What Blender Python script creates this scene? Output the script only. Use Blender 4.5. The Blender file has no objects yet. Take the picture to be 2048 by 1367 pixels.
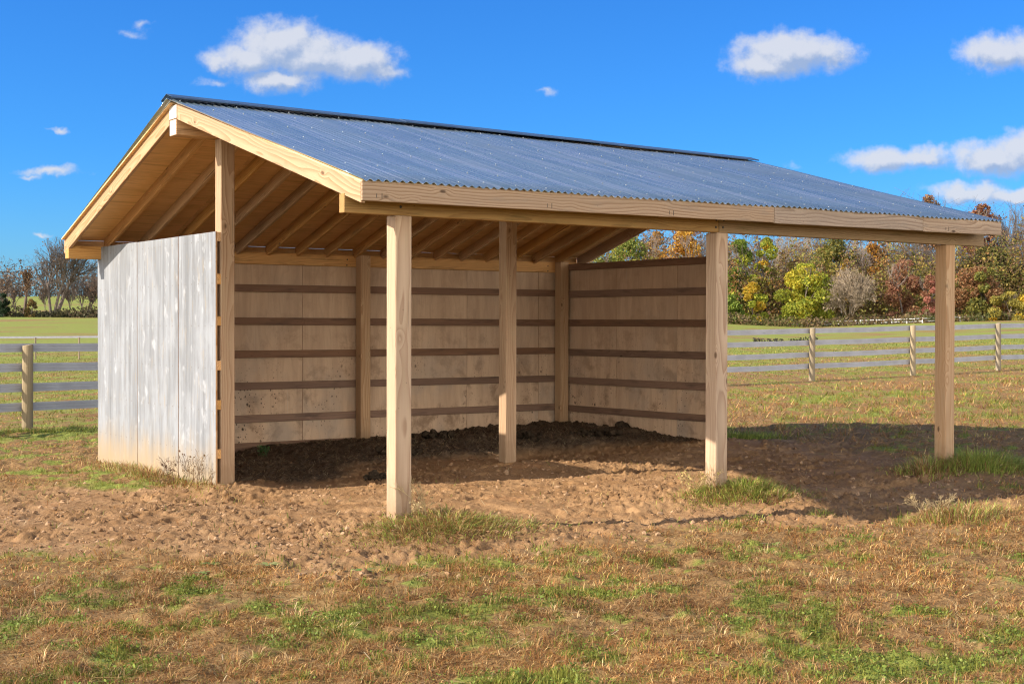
import bpy, bmesh, math, random
import numpy as np
from mathutils import Vector, Matrix

random.seed(7)
rng = np.random.default_rng(11)
SC = bpy.context.scene
COL = SC.collection

# ------------------------------------------------------------------ camera
CAM = Vector((-5.2937, -9.1769, 1.4))
YAW, PITCH, ROLL = math.radians(34.5965), math.radians(-0.6628), math.radians(0.1054)
FPX = 2791.63                       # focal length in units of a 2048-wide frame
FWD0 = Vector((math.sin(YAW), math.cos(YAW), 0))      # level heading
RGT0 = Vector((math.cos(YAW), -math.sin(YAW), 0))
def make_camera():
    f = Vector((math.sin(YAW)*math.cos(PITCH), math.cos(YAW)*math.cos(PITCH), math.sin(PITCH)))
    r = RGT0.copy(); u = r.cross(f)
    r2 = r*math.cos(ROLL)+u*math.sin(ROLL); u2 = -r*math.sin(ROLL)+u*math.cos(ROLL)
    cd = bpy.data.cameras.new("camera"); cd.sensor_width = 36; cd.lens = FPX/2048*36
    cd.clip_start = .1; cd.clip_end = 8000
    o = bpy.data.objects.new("camera", cd); COL.objects.link(o)
    m = Matrix((r2, u2, -f)).transposed().to_4x4(); m.translation = CAM
    o.matrix_world = m
    SC.camera = o
make_camera()

# ------------------------------------------------------------------ noise helpers (numpy)
def _hash(i, j, s):
    n = (i.astype(np.int64)*374761393 + j.astype(np.int64)*668265263 + s*974634777) & 0xffffffff
    n = ((n ^ (n >> 13))*1274126177) & 0xffffffff
    n = (n ^ (n >> 16)) & 0xffffffff
    return n.astype(np.float64)/4294967295.0
def vnoise(x, y, s=0):
    i = np.floor(x); j = np.floor(y); fx = x-i; fy = y-j
    fx = fx*fx*fx*(fx*(fx*6-15)+10); fy = fy*fy*fy*(fy*(fy*6-15)+10)
    a = _hash(i, j, s); b = _hash(i+1, j, s); c = _hash(i, j+1, s); d = _hash(i+1, j+1, s)
    return a+(b-a)*fx+(c-a)*fy+(a-b-c+d)*fx*fy
def fbm(x, y, s=0, o=4, g=.5):
    t = 0; a = 1; n = 0
    for k in range(o):
        t = t+a*vnoise(x*2.03**k+17.3*k, y*2.03**k-9.1*k, s+k); n += a; a *= g
    return t/n
def sstep(a, b, x):
    t = np.clip((x-a)/(b-a), 0, 1); return t*t*(3-2*t)

# ------------------------------------------------------------------ terrain height
TV = [-3000, 0, 8, 14, 35, 45, 75, 150, 250, 290, 330, 450, 650, 900, 3500]
TA = [-.36, .05, .15, .21, .30, .37]
TZ = np.array([
 [-.25, -.25, -.20, -.17, -.30, -.36, -.45, .6, 2.8, 3.8, 5.2, 10, 14.5, 16, 16],
 [-.25, -.25, -.20, -.16, -.12, -.15, -.2, .4, 1.8, 2.4, 3.4, 9, 20, 24, 24],
 [-.25, -.25, -.20, -.14, 0, 0, -.1, .2, 1.2, 1.8, 2.8, 9, 22, 26, 26],
 [-.25, -.25, -.20, -.12, .02, .05, .0, .2, .65, .95, 2.4, 9, 22, 26, 26],
 [-.25, -.25, -.20, -.10, .08, .18, .3, .7, 1.6, 2.0, 3.0, 9, 22, 26, 26],
 [-.25, -.25, -.20, -.08, .12, .25, .5, 1.1, 2.1, 2.6, 3.6, 9, 22, 26, 26]])
POLY_DIRT = np.array([(-3.6, 5.0), (-4.2, 1.8), (-2.61, 1.2), (-2.04, .3), (-1.45, -.6), (-.9, -1.15), (.16, -1.2), (1.7, -1.45), (3.2, -1.75),
  (4.6, -1.9), (6.2, -.9), (6.5, .6), (7.9, 2.6), (8.0, 4.2), (6.9, 5.2), (6.45, 6.6), (-.1, 6.6), (-.12, 3.6), (-.9, 3.75), (-1.7, 4.4)])
def poly_sd(x, y, P):
    """signed distance to polygon, positive inside"""
    d = np.full(x.shape, 1e9); ins = np.zeros(x.shape, bool)
    n = len(P)
    for i in range(n):
        ax, ay = P[i]; bx, by = P[(i+1) % n]
        ex, ey = bx-ax, by-ay
        t = np.clip(((x-ax)*ex+(y-ay)*ey)/(ex*ex+ey*ey), 0, 1)
        d = np.minimum(d, np.hypot(x-ax-t*ex, y-ay-t*ey))
        c = ((ay > y) != (by > y)) & (x < (bx-ax)*(y-ay)/(by-ay+1e-12)+ax)
        ins ^= c
    return np.where(ins, d, -d)
def dirt_mask(x, y):
    near = (np.abs(x-2) < 12) & (np.abs(y-2) < 12)
    out = np.zeros(np.shape(x))
    if near.any():
        xx, yy = x[near], y[near]
        sd = poly_sd(xx, yy, POLY_DIRT)
        n = fbm(xx*1.7, yy*1.7, 5, 4)-.5
        out[near] = sstep(-.45, .40, sd+n*1.5)
    return out
def manure_mask(x, y):
    n = fbm(x*1.6, y*1.6, 9, 4)-.5
    yb = np.interp(x, [0, .9, 1.5, 2.1, 3.2, 4.1, 5.3, 6.5], [3.55, 3.5, 3.8, 4.1, 4.3, 4.4, 4.1, 3.8])
    m = sstep(-.12, .3, y-yb+n*.9)
    m *= sstep(-.15, -.05, x)*(1-sstep(6.5, 6.62, x))*(1-sstep(6.62, 6.72, y))
    return m
MOUNDS = [(-.02, -.02, .075, .42), (.5, -.3, .05, .45), (3.25, .0, .085, .40), (3.55, -.2, .06, .4), (6.4, .0, .09, .8), (3.25, 3.35, .085, .55), (4.1, 2.6, .05, .6),
          (-.05, 3.2, .05, .3), (6.4, 3.3, .12, .6), (-.2, 5.0, .04, .5)]
def base_z(x, y):
    x = np.asarray(x, float); y = np.asarray(y, float)
    dx = x-CAM.x; dy = y-CAM.y
    V = dx*FWD0.x+dy*FWD0.y; U = dx*RGT0.x+dy*RGT0.y
    a = np.clip(U/np.maximum(V, 6.0), TA[0], TA[-1])
    cols = np.array([np.interp(V, TV, r) for r in TZ])
    k = np.clip(np.searchsorted(TA, a)-1, 0, len(TA)-2)
    ta = np.array(TA); t = (a-ta[k])/(ta[k+1]-ta[k])
    idx = np.arange(x.size)
    cf = cols.reshape(len(TA), -1); kf = k.reshape(-1); tf = t.reshape(-1)
    z = (cf[kf, idx]*(1-tf)+cf[kf+1, idx]*tf).reshape(x.shape)
    z = z+sstep(60, 200, V)*(fbm(x*.012, y*.012, 3, 3)-.5)*.5
    return z
def ground_z(x, y, fine=True):
    x = np.atleast_1d(np.asarray(x, float)); y = np.atleast_1d(np.asarray(y, float))
    z = base_z(x, y)
    near = (np.abs(x-2) < 16) & (np.abs(y-2) < 16)
    if near.any():
        xx, yy = x[near], y[near]
        h = (fbm(xx*.9, yy*.9, 21, 3)-.5)*.07
        for mx, my, mh, ms in MOUNDS:
            h = h+mh*np.exp(-((xx-mx)**2+(yy-my)**2)/(2*ms*ms))
        h = h-.10*np.exp(-((yy+.37+.03*np.sin(xx*3.1)+.05*(fbm(xx*2.3,xx*0+1.5,77,2)-.5))/.06)**2)*sstep(3.2, 3.7, xx)*(1-sstep(6.0, 6.6, xx))
        M = manure_mask(xx, yy)
        rise = np.interp(xx, [0, 1.6, 1.95, 3, 5, 6.5], [.02, .03, .08, .12, .17, .19])*sstep(3.4, 5.4, yy)
        D = dirt_mask(xx, yy)
        lum = fbm(xx*7, yy*7, 31, 4)-.5
        cl = fbm(xx*17, yy*17, 41, 4, .65)
        clod = sstep(.52, .78, cl)
        rough = .25+.95*sstep(.38, .62, fbm(xx*1.3, yy*1.3, 57, 3))
        hoof = sstep(.6, .78, fbm(xx*4.2, yy*4.2, 51, 2))
        if fine:
            h = h+D*(1-M)*(clod*.028*rough+lum*.036*rough-hoof*.030+(vnoise(xx*30,yy*30,61)-.5)*.016)
            h = h+M*(np.abs(lum)*.07+(clod)*.03)
            h = h+(1-D)*(lum*.075)
        h = h+M*rise
        z[near] += h
    return z
def gz(x, y):
    return float(ground_z(np.array([x]), np.array([y]))[0])

# ------------------------------------------------------------------ object helpers
def link(name, me, parent=None, mat=None):
    o = bpy.data.objects.new(name, me); COL.objects.link(o)
    if mat is not None:
        for m in (mat if isinstance(mat, (list, tuple)) else [mat]): me.materials.append(m)
    if parent is not None: o.parent = parent
    return o
def tag(o, label, cat, group=None):
    o['label'] = label; o['category'] = cat
    if group: o['group'] = group
    return o
def thing(name, label, cat, loc, group=None):
    o = bpy.data.objects.new(name, None); COL.objects.link(o)
    o.location = loc; o.empty_display_size = .2
    return tag(o, label, cat, group)
def np_mesh(name, V, F, col=None, smooth=False, midx=None):
    V = np.ascontiguousarray(V, np.float32).reshape(-1, 3); F = np.ascontiguousarray(F, np.int32)
    k = F.shape[1]
    me = bpy.data.meshes.new(name)
    me.vertices.add(len(V)); me.vertices.foreach_set('co', V.ravel())
    me.loops.add(F.size); me.loops.foreach_set('vertex_index', F.ravel())
    me.polygons.add(len(F)); me.polygons.foreach_set('loop_start', np.arange(0, F.size, k, dtype=np.int32))
    if midx is not None: me.polygons.foreach_set('material_index', np.asarray(midx, np.int32))
    me.polygons.foreach_set('use_smooth', np.full(len(F), smooth))
    if col is not None:
        at = me.color_attributes.new('Col', 'FLOAT_COLOR', 'POINT')
        c = np.ones((len(V), 4), np.float32); c[:, :3] = col
        at.data.foreach_set('color', c.ravel())
    me.update(calc_edges=True); me.validate()
    return me

class NT:
    """tiny node-graph writer"""
    def __init__(s, tree): s.t = tree; s.n = tree.nodes; s.l = tree.links
    def put(s, sock, v):
        if v is None: return
        if hasattr(v, 'is_output'): s.l.new(v, sock)
        else: sock.default_value = v
    def new(s, typ, **kw):
        n = s.n.new(typ)
        for k, v in kw.items(): setattr(n, k, v)
        return n
    def math(s, op, a, b=None, c=None, clamp=False):
        n = s.new('ShaderNodeMath', operation=op, use_clamp=clamp)
        for i, v in enumerate((a, b, c)):
            if v is not None: s.put(n.inputs[i], v)
        return n.outputs[0]
    def vmath(s, op, a, b=None, out=0):
        n = s.new('ShaderNodeVectorMath', operation=op)
        s.put(n.inputs[0], a)
        if b is not None: s.put(n.inputs['Scale' if op == 'SCALE' else 1], b)
        return n.outputs['Value'] if op in ('LENGTH', 'DOT_PRODUCT', 'DISTANCE') else n.outputs[0]
    def noise(s, vec, scale=1, detail=3, rough=.5, dist=0, out='Fac'):
        n = s.new('ShaderNodeTexNoise')
        s.put(n.inputs['Vector'], vec); s.put(n.inputs['Scale'], scale); n.inputs['Detail'].default_value = detail
        n.inputs['Roughness'].default_value = rough; n.inputs['Distortion'].default_value = dist
        return n.outputs[out]
    def vor(s, vec, scale=1, feature='F1', out='Distance', rnd=1):
        n = s.new('ShaderNodeTexVoronoi', feature=feature)
        s.put(n.inputs['Vector'], vec); n.inputs['Scale'].default_value = scale; n.inputs['Randomness'].default_value = rnd
        return n.outputs[out]
    def mapr(s, v, a, b, c=0., d=1., smooth=True):
        n = s.new('ShaderNodeMapRange', interpolation_type='SMOOTHSTEP' if smooth else 'LINEAR')
        s.put(n.inputs['Value'], v)
        for nm, x in (('From Min', a), ('From Max', b), ('To Min', c), ('To Max', d)): s.put(n.inputs[nm], x)
        return n.outputs[0]
    def mix(s, f, a, b, mode='MIX'):
        n = s.new('ShaderNodeMix', data_type='RGBA', blend_type=mode)
        s.put(n.inputs['Factor'], f)
        s.put(n.inputs[6], a if hasattr(a, 'is_output') else (*a, 1)); s.put(n.inputs[7], b if hasattr(b, 'is_output') else (*b, 1))
        return n.outputs[2]
    def sep(s, v):
        n = s.new('ShaderNodeSeparateXYZ'); s.put(n.inputs[0], v); return n.outputs
    def comb(s, x, y, z):
        n = s.new('ShaderNodeCombineXYZ')
        for i, v in enumerate((x, y, z)): s.put(n.inputs[i], v)
        return n.outputs[0]
    def attr(s, name, out='Vector'):
        n = s.new('ShaderNodeAttribute', attribute_name=name); return n.outputs[out]
    def bump(s, h, strength=.3, dist=.01):
        n = s.new('ShaderNodeBump'); n.inputs['Strength'].default_value = strength; n.inputs['Distance'].default_value = dist
        s.put(n.inputs['Height'], h); return n.outputs[0]
def material(name):
    m = bpy.data.materials.new(name); m.use_nodes = True
    t = NT(m.node_tree); b = m.node_tree.nodes['Principled BSDF']
    return m, t, b

# ------------------------------------------------------------------ materials
def wood(name, light, dark, knots=.86, rough=.75, ring=.013, stain=None, stain_amt=0., fibre=.34, warp=.10, foot=False):
    m, t, b = material(name)
    gc = t.attr('gc')
    rnd = t.new('ShaderNodeObjectInfo').outputs['Random']
    P = t.vmath('ADD', gc, t.comb(t.math('MULTIPLY', rnd, 61.3), 0, 0))
    x, y, z = t.sep(P)
    n1 = t.noise(t.vmath('MULTIPLY', P, (.9, 4, 4)), 1, 2, out='Color')
    off = t.vmath('SCALE', t.vmath('SUBTRACT', n1, (.5, .5, .5)), warp)
    cy = t.math('MULTIPLY_ADD', rnd, .16, -.08); cz = t.math('MULTIPLY_ADD', t.math('FRACT', t.math('MULTIPLY', rnd, 7.7)), .1, -.12)
    q = t.vmath('ADD', t.vmath('ADD', P, off), t.comb(0, cy, cz))
    _, qy, qz = t.sep(q)
    r = t.math('SQRT', t.math('ADD', t.math('MULTIPLY', qy, qy), t.math('MULTIPLY', qz, qz)))
    kv = t.vmath('MULTIPLY', P, (4.2, 9, 9))
    vn = t.new('ShaderNodeTexVoronoi'); t.put(vn.inputs['Vector'], kv); vn.inputs['Scale'].default_value = 1
    kd = vn.outputs['Distance']; kc = t.sep(vn.outputs['Color'])[0]
    gate = t.math('GREATER_THAN', kc, knots)
    near = t.math('MULTIPLY', t.mapr(kd, .05, .5, 1, 0), gate)
    r = t.math('ADD', r, t.math('MULTIPLY', near, .03))
    ph = t.math('FRACT', t.math('DIVIDE', r, ring))
    late = t.math('POWER', ph, 1.6)
    late = t.math('MULTIPLY', late, t.mapr(ph, 1, .9, 0, 1))
    fib = t.noise(t.vmath('MULTIPLY', P, (3, 160, 160)), 1, 3, .6)
    tone = t.noise(t.vmath('MULTIPLY', P, (.7, 9, 9)), 1, 3)
    f = t.math('ADD', t.math('MULTIPLY', late, .85), t.math('MULTIPLY_ADD', fib, fibre*2, -fibre), clamp=True)
    c = t.mix(f, light, dark)
    c = t.mix(t.mapr(tone, .35, .7, 0, .45), c, tuple(k*.72 for k in light))
    # board-to-board differences
    hsv = t.new('ShaderNodeHueSaturation'); t.put(hsv.inputs['Color'], c)
    t.put(hsv.inputs['Value'], t.math('MULTIPLY_ADD', rnd, .28, .86)); t.put(hsv.inputs['Saturation'], t.math('MULTIPLY_ADD', t.math('FRACT', t.math('MULTIPLY', rnd, 13.1)), .3, .85))
    c = hsv.outputs[0]
    kn = t.math('MULTIPLY', t.mapr(kd, .07, .17, 1, 0), gate)
    c = t.mix(t.math('MULTIPLY', kn, .85), c, tuple(k*.35 for k in dark))
    # nail holes and small dark flecks
    nv = t.vor(t.vmath('MULTIPLY', P, (9, 14, 14)), 1)
    c = t.mix(t.mapr(nv, .03, .06, .7, 0), c, (.03, .02, .015))
    ck = t.noise(t.vmath('MULTIPLY', P, (.8, 55, 55)), 1, 2, .5)
    c = t.mix(t.mapr(ck, .70, .735, 0, .75), c, tuple(k*.25 for k in dark))
    if foot:
        zz = t.sep(t.new('ShaderNodeNewGeometry').outputs['Position'])[2]
        fz = t.math('SUBTRACT', zz, t.math('MULTIPLY', t.noise(P, 9, 4, .65), .5))
        c = t.mix(t.mapr(fz, -.38, .10, .75, 0), c, (.23, .145, .08))
    if stain:
        s = t.noise(t.vmath('MULTIPLY', P, (2.2, 12, 12)), 1, 4, .65)
        c = t.mix(t.mapr(s, .5, .75, 0, stain_amt), c, stain)
    t.put(b.inputs['Base Color'], c); b.inputs['Roughness'].default_value = rough
    b.inputs['Specular IOR Level'].default_value = .25
    t.put(b.inputs['Normal'], t.bump(t.math('ADD', fib, t.math('MULTIPLY', late, .6)), .35, .004))
    return m
M_POST = wood('pine_post', (.43, .295, .185), (.23, .12, .058), .78, ring=.016, foot=True, stain=(.36, .28, .17), stain_amt=.35)
M_FASCIA = wood('pine_fascia', (.365, .265, .185), (.145, .078, .042), .68, stain=(.20, .16, .125), stain_amt=.6, ring=.026, warp=.15)
M_RAKE = wood('pine_rake', (.42, .28, .175), (.25, .12, .052), .68, ring=.024, warp=.14)
M_BEAM = wood('treated_beam', (.32, .20, .085), (.18, .10, .04), .88, stain=(.12, .095, .03), stain_amt=.45)
M_RAFTER = wood('pine_rafter', (.58, .345, .155), (.30, .15, .06), .82, stain=(.10, .065, .03), stain_amt=.5)
M_GIRT = wood('brown_girt', (.23, .13, .08), (.135, .074, .045), .86, stain=(.05, .035, .03), stain_amt=.6)
M_FENCEPOST = wood('weathered_post', (.27, .215, .14), (.16, .12, .07), .9, ring=.02)

def ply_out():
    m, t, b = material('weathered_plywood')
    gc = t.attr('gc'); x, y, z = t.sep(gc)      # x = height, y = along the wall
    st = t.noise(t.vmath('MULTIPLY', gc, (.8, 13, 1)), 1, 5, .66)
    st2 = t.noise(t.vmath('MULTIPLY', gc, (2.2, 70, 1)), 1, 3, .6)
    bl = t.noise(t.vmath('MULTIPLY', gc, (1.8, 3.0, 1)), 1, 5, .6)
    blz = t.noise(t.vmath('MULTIPLY', gc, (5.0, 6.5, 1)), 1, 3, .55)
    c = t.mix(t.mapr(st, .3, .72), (.135, .141, .15), (.225, .238, .258))
    c = t.mix(t.mapr(st2, .5, .8, 0, .3), c, (.10, .095, .09))
    c = t.mix(t.mapr(bl, .45, .68, 0, .5), c, (.25, .264, .284))
    c = t.mix(t.mapr(blz, .58, .74, 0, .6), c, (.33, .342, .36))
    warm = t.noise(t.vmath('MULTIPLY', gc, (1.3, 7, 1)), 3.1, 3, .6)
    c = t.mix(t.mapr(warm, .55, .8, 0, .45), c, (.26, .20, .12))
    # faint cathedral figure of the face veneer
    dist = t.noise(t.vmath('MULTIPLY', gc, (1.1, 3, 1)), 1, 2)
    fig = t.math('FRACT', t.math('MULTIPLY', t.math('ADD', t.math('MULTIPLY', y, 5), t.math('MULTIPLY', dist, 3.0)), 4))
    c = t.mix(t.mapr(fig, .75, 1, 0, .2), c, (.13, .115, .10))
    # splashed soil along the bottom edge
    hs = t.math('SUBTRACT', x, t.math('MULTIPLY', t.noise(t.vmath('MULTIPLY', gc, (2, 6, 1)), 1, 4, .6), .62))
    c = t.mix(t.mapr(hs, -.48, .12, .9, 0), c, (.27, .20, .115))
    edge = t.mapr(y, 3.20, 3.10, 0, 0)
    # nail rows over the rails
    fx = t.math('ABSOLUTE', t.math('SUBTRACT', t.math('FRACT', t.math('DIVIDE', t.math('SUBTRACT', x, -.02), .404)), .5))
    fy = t.math('ABSOLUTE', t.math('SUBTRACT', t.math('FRACT', t.math('DIVIDE', y, .17)), .5))
    nd = t.math('SQRT', t.math('ADD', t.math('POWER', t.math('MULTIPLY', fx, .404), 2), t.math('POWER', t.math('MULTIPLY', fy, .17), 2)))
    c = t.mix(t.mapr(nd, .004, .009, .75, 0), c, (.10, .08, .06))
    t.put(b.inputs['Base Color'], c); b.inputs['Roughness'].default_value = .8; b.inputs['Specular IOR Level'].default_value = .2
    t.put(b.inputs['Normal'], t.bump(t.math('ADD', st2, st), .25, .004))
    return m
def ply_in(name, a, bcol, dirt=1.):
    m, t, b = material(name)
    gc = t.attr('gc'); x, y, z = t.sep(gc)
    if not dirt:
        gc = t.vmath('ADD', t.comb(x, z, y), t.comb(0, t.math('MULTIPLY', t.new('ShaderNodeObjectInfo').outputs['Random'], 37.0), 0)); x, y, z = t.sep(gc)
    st = t.noise(t.vmath('MULTIPLY', gc, (1.0, 7, 1)), 1, 5, .6, .4)
    st2 = t.noise(t.vmath('MULTIPLY', gc, (2.5, 55, 1)), 1, 3, .6)
    c = t.mix(t.mapr(st, .3, .7), a, bcol)
    c = t.mix(t.mapr(st2, .5, .8, 0, .25), c, tuple(k*.7 for k in bcol))
    dist = t.noise(t.vmath('MULTIPLY', gc, (.8, 2.4, 1)), 1, 2)
    fig = t.math('FRACT', t.math('MULTIPLY', t.math('ADD', y, t.math('MULTIPLY', dist, .7)), 9))
    c = t.mix(t.mapr(fig, .7, 1, 0, .2), c, tuple(k*.72 for k in bcol))
    if not dirt:
        ln = t.noise(t.vmath('MULTIPLY', gc, (1.6, 42, 1)), 1, 4, .65)
        c = t.mix(t.mapr(ln, .5, .72, 0, .6), c, tuple(k*.5 for k in bcol))
        c = t.mix(t.mapr(t.noise(gc, 1.7, 4, .6), .5, .75, 0, .35), c, tuple(k*.6 for k in bcol))
    if dirt > 0:
        low = t.mapr(x, 1.7, .2, .0, 1)
        sm = t.noise(gc, 3.2, 6, .68, .3)
        c = t.mix(t.math('MULTIPLY', t.mapr(sm, .50, .66, 0, .7*dirt), t.math('MULTIPLY_ADD', low, .8, .25)), c, (.20, .125, .075))
        grey = t.noise(t.vmath('MULTIPLY', gc, (1, 1.4, 1)), 1.1, 4, .6)
        c = t.mix(t.math('MULTIPLY', t.mapr(grey, .42, .65, 0, .6*dirt), t.math('MULTIPLY_ADD', low, .7, .3)), c, (.34, .28, .225))
        # flung droppings: scattered dark spots, thicker in a few places
        pk = t.mapr(t.noise(t.vmath('MULTIPLY', gc, (.8, 1.6, 1)), 1.3, 3), .45, .60)
        for sc, th in ((11, .20), (24, .26), (6.5, .13), (42, .3)):
            vn = t.new('ShaderNodeTexVoronoi'); wob = t.vmath('ADD', gc, t.vmath('SCALE', t.noise(gc, 30, 2, out='Color'), .02))
            t.put(vn.inputs['Vector'], t.vmath('MULTIPLY', wob, (.8, 1, 1))); vn.inputs['Scale'].default_value = sc
            g = t.math('GREATER_THAN', t.sep(vn.outputs['Color'])[0], .72)
            sp = t.math('MULTIPLY', t.mapr(vn.outputs['Distance'], th*.6, th, 1, 0), t.math('MULTIPLY', g, t.math('MULTIPLY', low, pk)))
            c = t.mix(t.math('MULTIPLY', sp, .9*dirt), c, (.028, .018, .013))
        # pale drips
        dr = t.noise(t.vmath('MULTIPLY', gc, (1.2, 26, 1)), 1, 2, .5)
        c = t.mix(t.mapr(dr, .68, .76, 0, .35), c, (.52, .44, .34))
    fx = t.math('ABSOLUTE', t.math('SUBTRACT', t.math('FRACT', t.math('DIVIDE', y, .3)), .5))
    t.put(b.inputs['Base Color'], c); b.inputs['Roughness'].default_value = .85; b.inputs['Specular IOR Level'].default_value = .15
    t.put(b.inputs['Normal'], t.bump(st2, .2, .003))
    return m
M_PLYOUT = ply_out()
M_PLYIN = ply_in('plywood_inside', (.58, .41, .275), (.47, .325, .215))
M_DECK = ply_in('plywood_deck', (.80, .52, .265), (.70, .44, .21), 0)

def metal_roof():
    m, t, b = material('galvanised_sheet')
    gc = t.attr('gc'); x, y, z = t.sep(gc)     # x along ridge, y down the slope
    sp = t.noise(gc, 26, 4, .7)
    st = t.noise(t.vmath('MULTIPLY', gc, (22, .35, 1)), 1, 4, .6)
    cl = t.noise(gc, 1.3, 4, .6)
    c = t.mix(t.mapr(sp, .2, .85), (.32, .44, .49), (.41, .535, .575))
    c = t.mix(t.mapr(st, .42, .66, 0, .75), c, (.66, .70, .73))
    c = t.mix(t.mapr(cl, .45, .7, 0, .4), c, (.27, .345, .39))
    # white oxide flecks, sheet laps
    fl = t.noise(t.vmath('MULTIPLY', gc, (16, 7, 1)), 1, 3, .5)
    c = t.mix(t.mapr(fl, .70, .75, 0, .7), c, (.78, .79, .80))
    rib = t.math('ABSOLUTE', t.math('SUBTRACT', t.math('FRACT', t.math('DIVIDE', x, .2034)), .5))
    c = t.mix(t.mapr(rib, .03, .09, .5, 0), c, (.74, .77, .80))
    lap = t.math('ABSOLUTE', t.math('SUBTRACT', t.math('FRACT', t.math('DIVIDE', x, .61)), .5))
    c = t.mix(t.mapr(lap, .012, .022, .55, 0), c, (.72, .73, .74))
    t.put(b.inputs['Base Color'], c); b.inputs['Metallic'].default_value = .9
    t.put(b.inputs['Roughness'], t.mapr(cl, .3, .7, .22, .34))
    t.put(b.inputs['Normal'], t.bump(t.noise(t.vmath('MULTIPLY', gc, (3, .5, 1)), 1, 3), .1, .01))
    return m
M_ROOF = metal_roof()
def simple(name, c, rough=.6, metal=0., var=0., scale=8., c2=None, bump=0., spec=.4):
    m, t, b = material(name)
    tc = t.new('ShaderNodeTexCoord').outputs['Object']
    n = t.noise(tc, scale, 5, .6)
    col = t.mix(t.mapr(n, .3, .7), c, c2 or tuple(k*(1-var) for k in c))
    t.put(b.inputs['Base Color'], col); b.inputs['Roughness'].default_value = rough; b.inputs['Metallic'].default_value = metal
    b.inputs['Specular IOR Level'].default_value = spec
    if bump: t.put(b.inputs['Normal'], t.bump(n, bump, .02))
    return m
M_CAP = simple('dark_ridge_metal', (.075, .12, .19), .38, .35, .3, 3)
M_SCREW = simple('screw_head', (.24, .26, .29), .6, .5, .1)
M_RAILFAR = simple('far_rail', (.27, .27, .31), .7, 0, .2)
M_RAIL = simple('grey_rail_ribbon', (.345, .345, .37), .55, 0, .2, 2.5, spec=.35)
M_RAILW = simple('pale_far_rail', (.60, .59, .58), .6, 0, .2)
M_BLACK = simple('black_strap', (.02, .02, .02), .6)
M_DUNG = simple('dung', (.052, .037, .024), 1, 0, .6, 14, bump=1, spec=.05)
M_NAIL = simple('nail_head', (.05, .045, .04), .5, .5)
M_BARK = simple('bark', (.20, .16, .135), .9, 0, .5, 3, bump=.5, spec=.1)
M_BARKPALE = simple('pale_bark', (.36, .285, .205), .9, 0, .4, 3, spec=.1)

def leafmat(name, trans=.3, rough=.6):
    m = bpy.data.materials.new(name); m.use_nodes = True
    t = NT(m.node_tree); b = m.node_tree.nodes['Principled BSDF']; out = m.node_tree.nodes['Material Output']
    c = t.attr('Col', 'Color')
    t.put(b.inputs['Base Color'], c); b.inputs['Roughness'].default_value = rough; b.inputs['Specular IOR Level'].default_value = .2
    tr = t.new('ShaderNodeBsdfTranslucent'); t.put(tr.inputs[0], c)
    mx = t.new('ShaderNodeMixShader'); mx.inputs[0].default_value = trans
    t.l.new(b.outputs[0], mx.inputs[1]); t.l.new(tr.outputs[0], mx.inputs[2]); t.l.new(mx.outputs[0], out.inputs[0])
    return m
M_LEAF = leafmat('foliage', .42)
M_GRASS = leafmat('grass_blade', .25)

def ground_mat():
    m, t, b = material('soil_and_turf')
    g = t.new('ShaderNodeNewGeometry').outputs['Position']
    mk = t.attr('Col', 'Color'); ms = t.new('ShaderNodeSeparateColor'); t.put(ms.inputs[0], mk)
    D, M, G = ms.outputs
    n1 = t.noise(g, 2.2, 6, .65); n2 = t.noise(g, 34, 5, .7); n3 = t.noise(g, .55, 4, .6); n4 = t.noise(g, 11, 4, .6)
    soil = t.mix(t.mapr(n1, .32, .7), (.235, .132, .06), (.325, .198, .10))
    soil = t.mix(t.mapr(n2, .42, .72, 0, .55), soil, (.145, .078, .036))
    soil = t.mix(t.mapr(n4, .55, .75, 0, .4), soil, (.41, .27, .148))
    soil = t.mix(t.mapr(t.noise(g, 1.1, 3), .62, .75, 0, .35), soil, (.36, .165, .065))
    man = t.mix(t.mapr(n2, .35, .68), (.045, .032, .022), (.13, .092, .06))
    man = t.mix(t.mapr(n1, .5, .72, 0, .5), man, (.19, .14, .09))
    dry = t.mix(t.mapr(n2, .3, .7), (.13, .075, .032), (.29, .175, .075))
    grn = t.mix(t.mapr(n2, .3, .7), (.125, .155, .028), (.235, .25, .055))
    turf = t.mix(G, dry, grn)
    pz = t.vmath('MULTIPLY', g, (1, 1, .2))
    turf = t.mix(t.mapr(t.noise(pz, 1.6, 6, .7), .5, .75, 0, .45), turf, (.31, .235, .10))
    c = t.mix(D, turf, soil); c = t.mix(M, c, man)
    t.put(b.inputs['Base Color'], c); b.inputs['Roughness'].default_value = .95; b.inputs['Specular IOR Level'].default_value = .1
    h = t.math('ADD', t.math('MULTIPLY', n2, .6), t.noise(g, 90, 4, .7))
    t.put(b.inputs['Normal'], t.bump(h, .7, .02))
    return m

# ------------------------------------------------------------------ ground sheet
def greenness(x, y):
    V = (x-CAM.x)*FWD0.x+(y-CAM.y)*FWD0.y
    U = (x-CAM.x)*RGT0.x+(y-CAM.y)*RGT0.y
    n = .46*fbm(x*1.9, y*1.9, 72, 3, .5)+.54*fbm(x*6.5, y*6.5, 73, 3, .6)
    n2 = fbm(x*.25, y*.25, 81, 3)
    thr = np.interp(V, [4, 5.2, 6.2, 8, 12, 20, 40, 90, 140, 200, 260, 400], [.475, .495, .535, .56, .555, .525, .49, .40, .40, .42, .40, .3])
    thr = thr - (n2-.5)*.25
    a = U/np.maximum(V, 4)
    thr = thr - .05*sstep(-.15, -.3, a)*sstep(14, 24, V)+.05*sstep(.05, .15, a)*sstep(9, 13, V)*(1-sstep(28, 50, V))
    g = sstep(-.035, .07, n-thr)
    # lush strip of regrowth beyond the fence on the left
    return g
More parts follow.
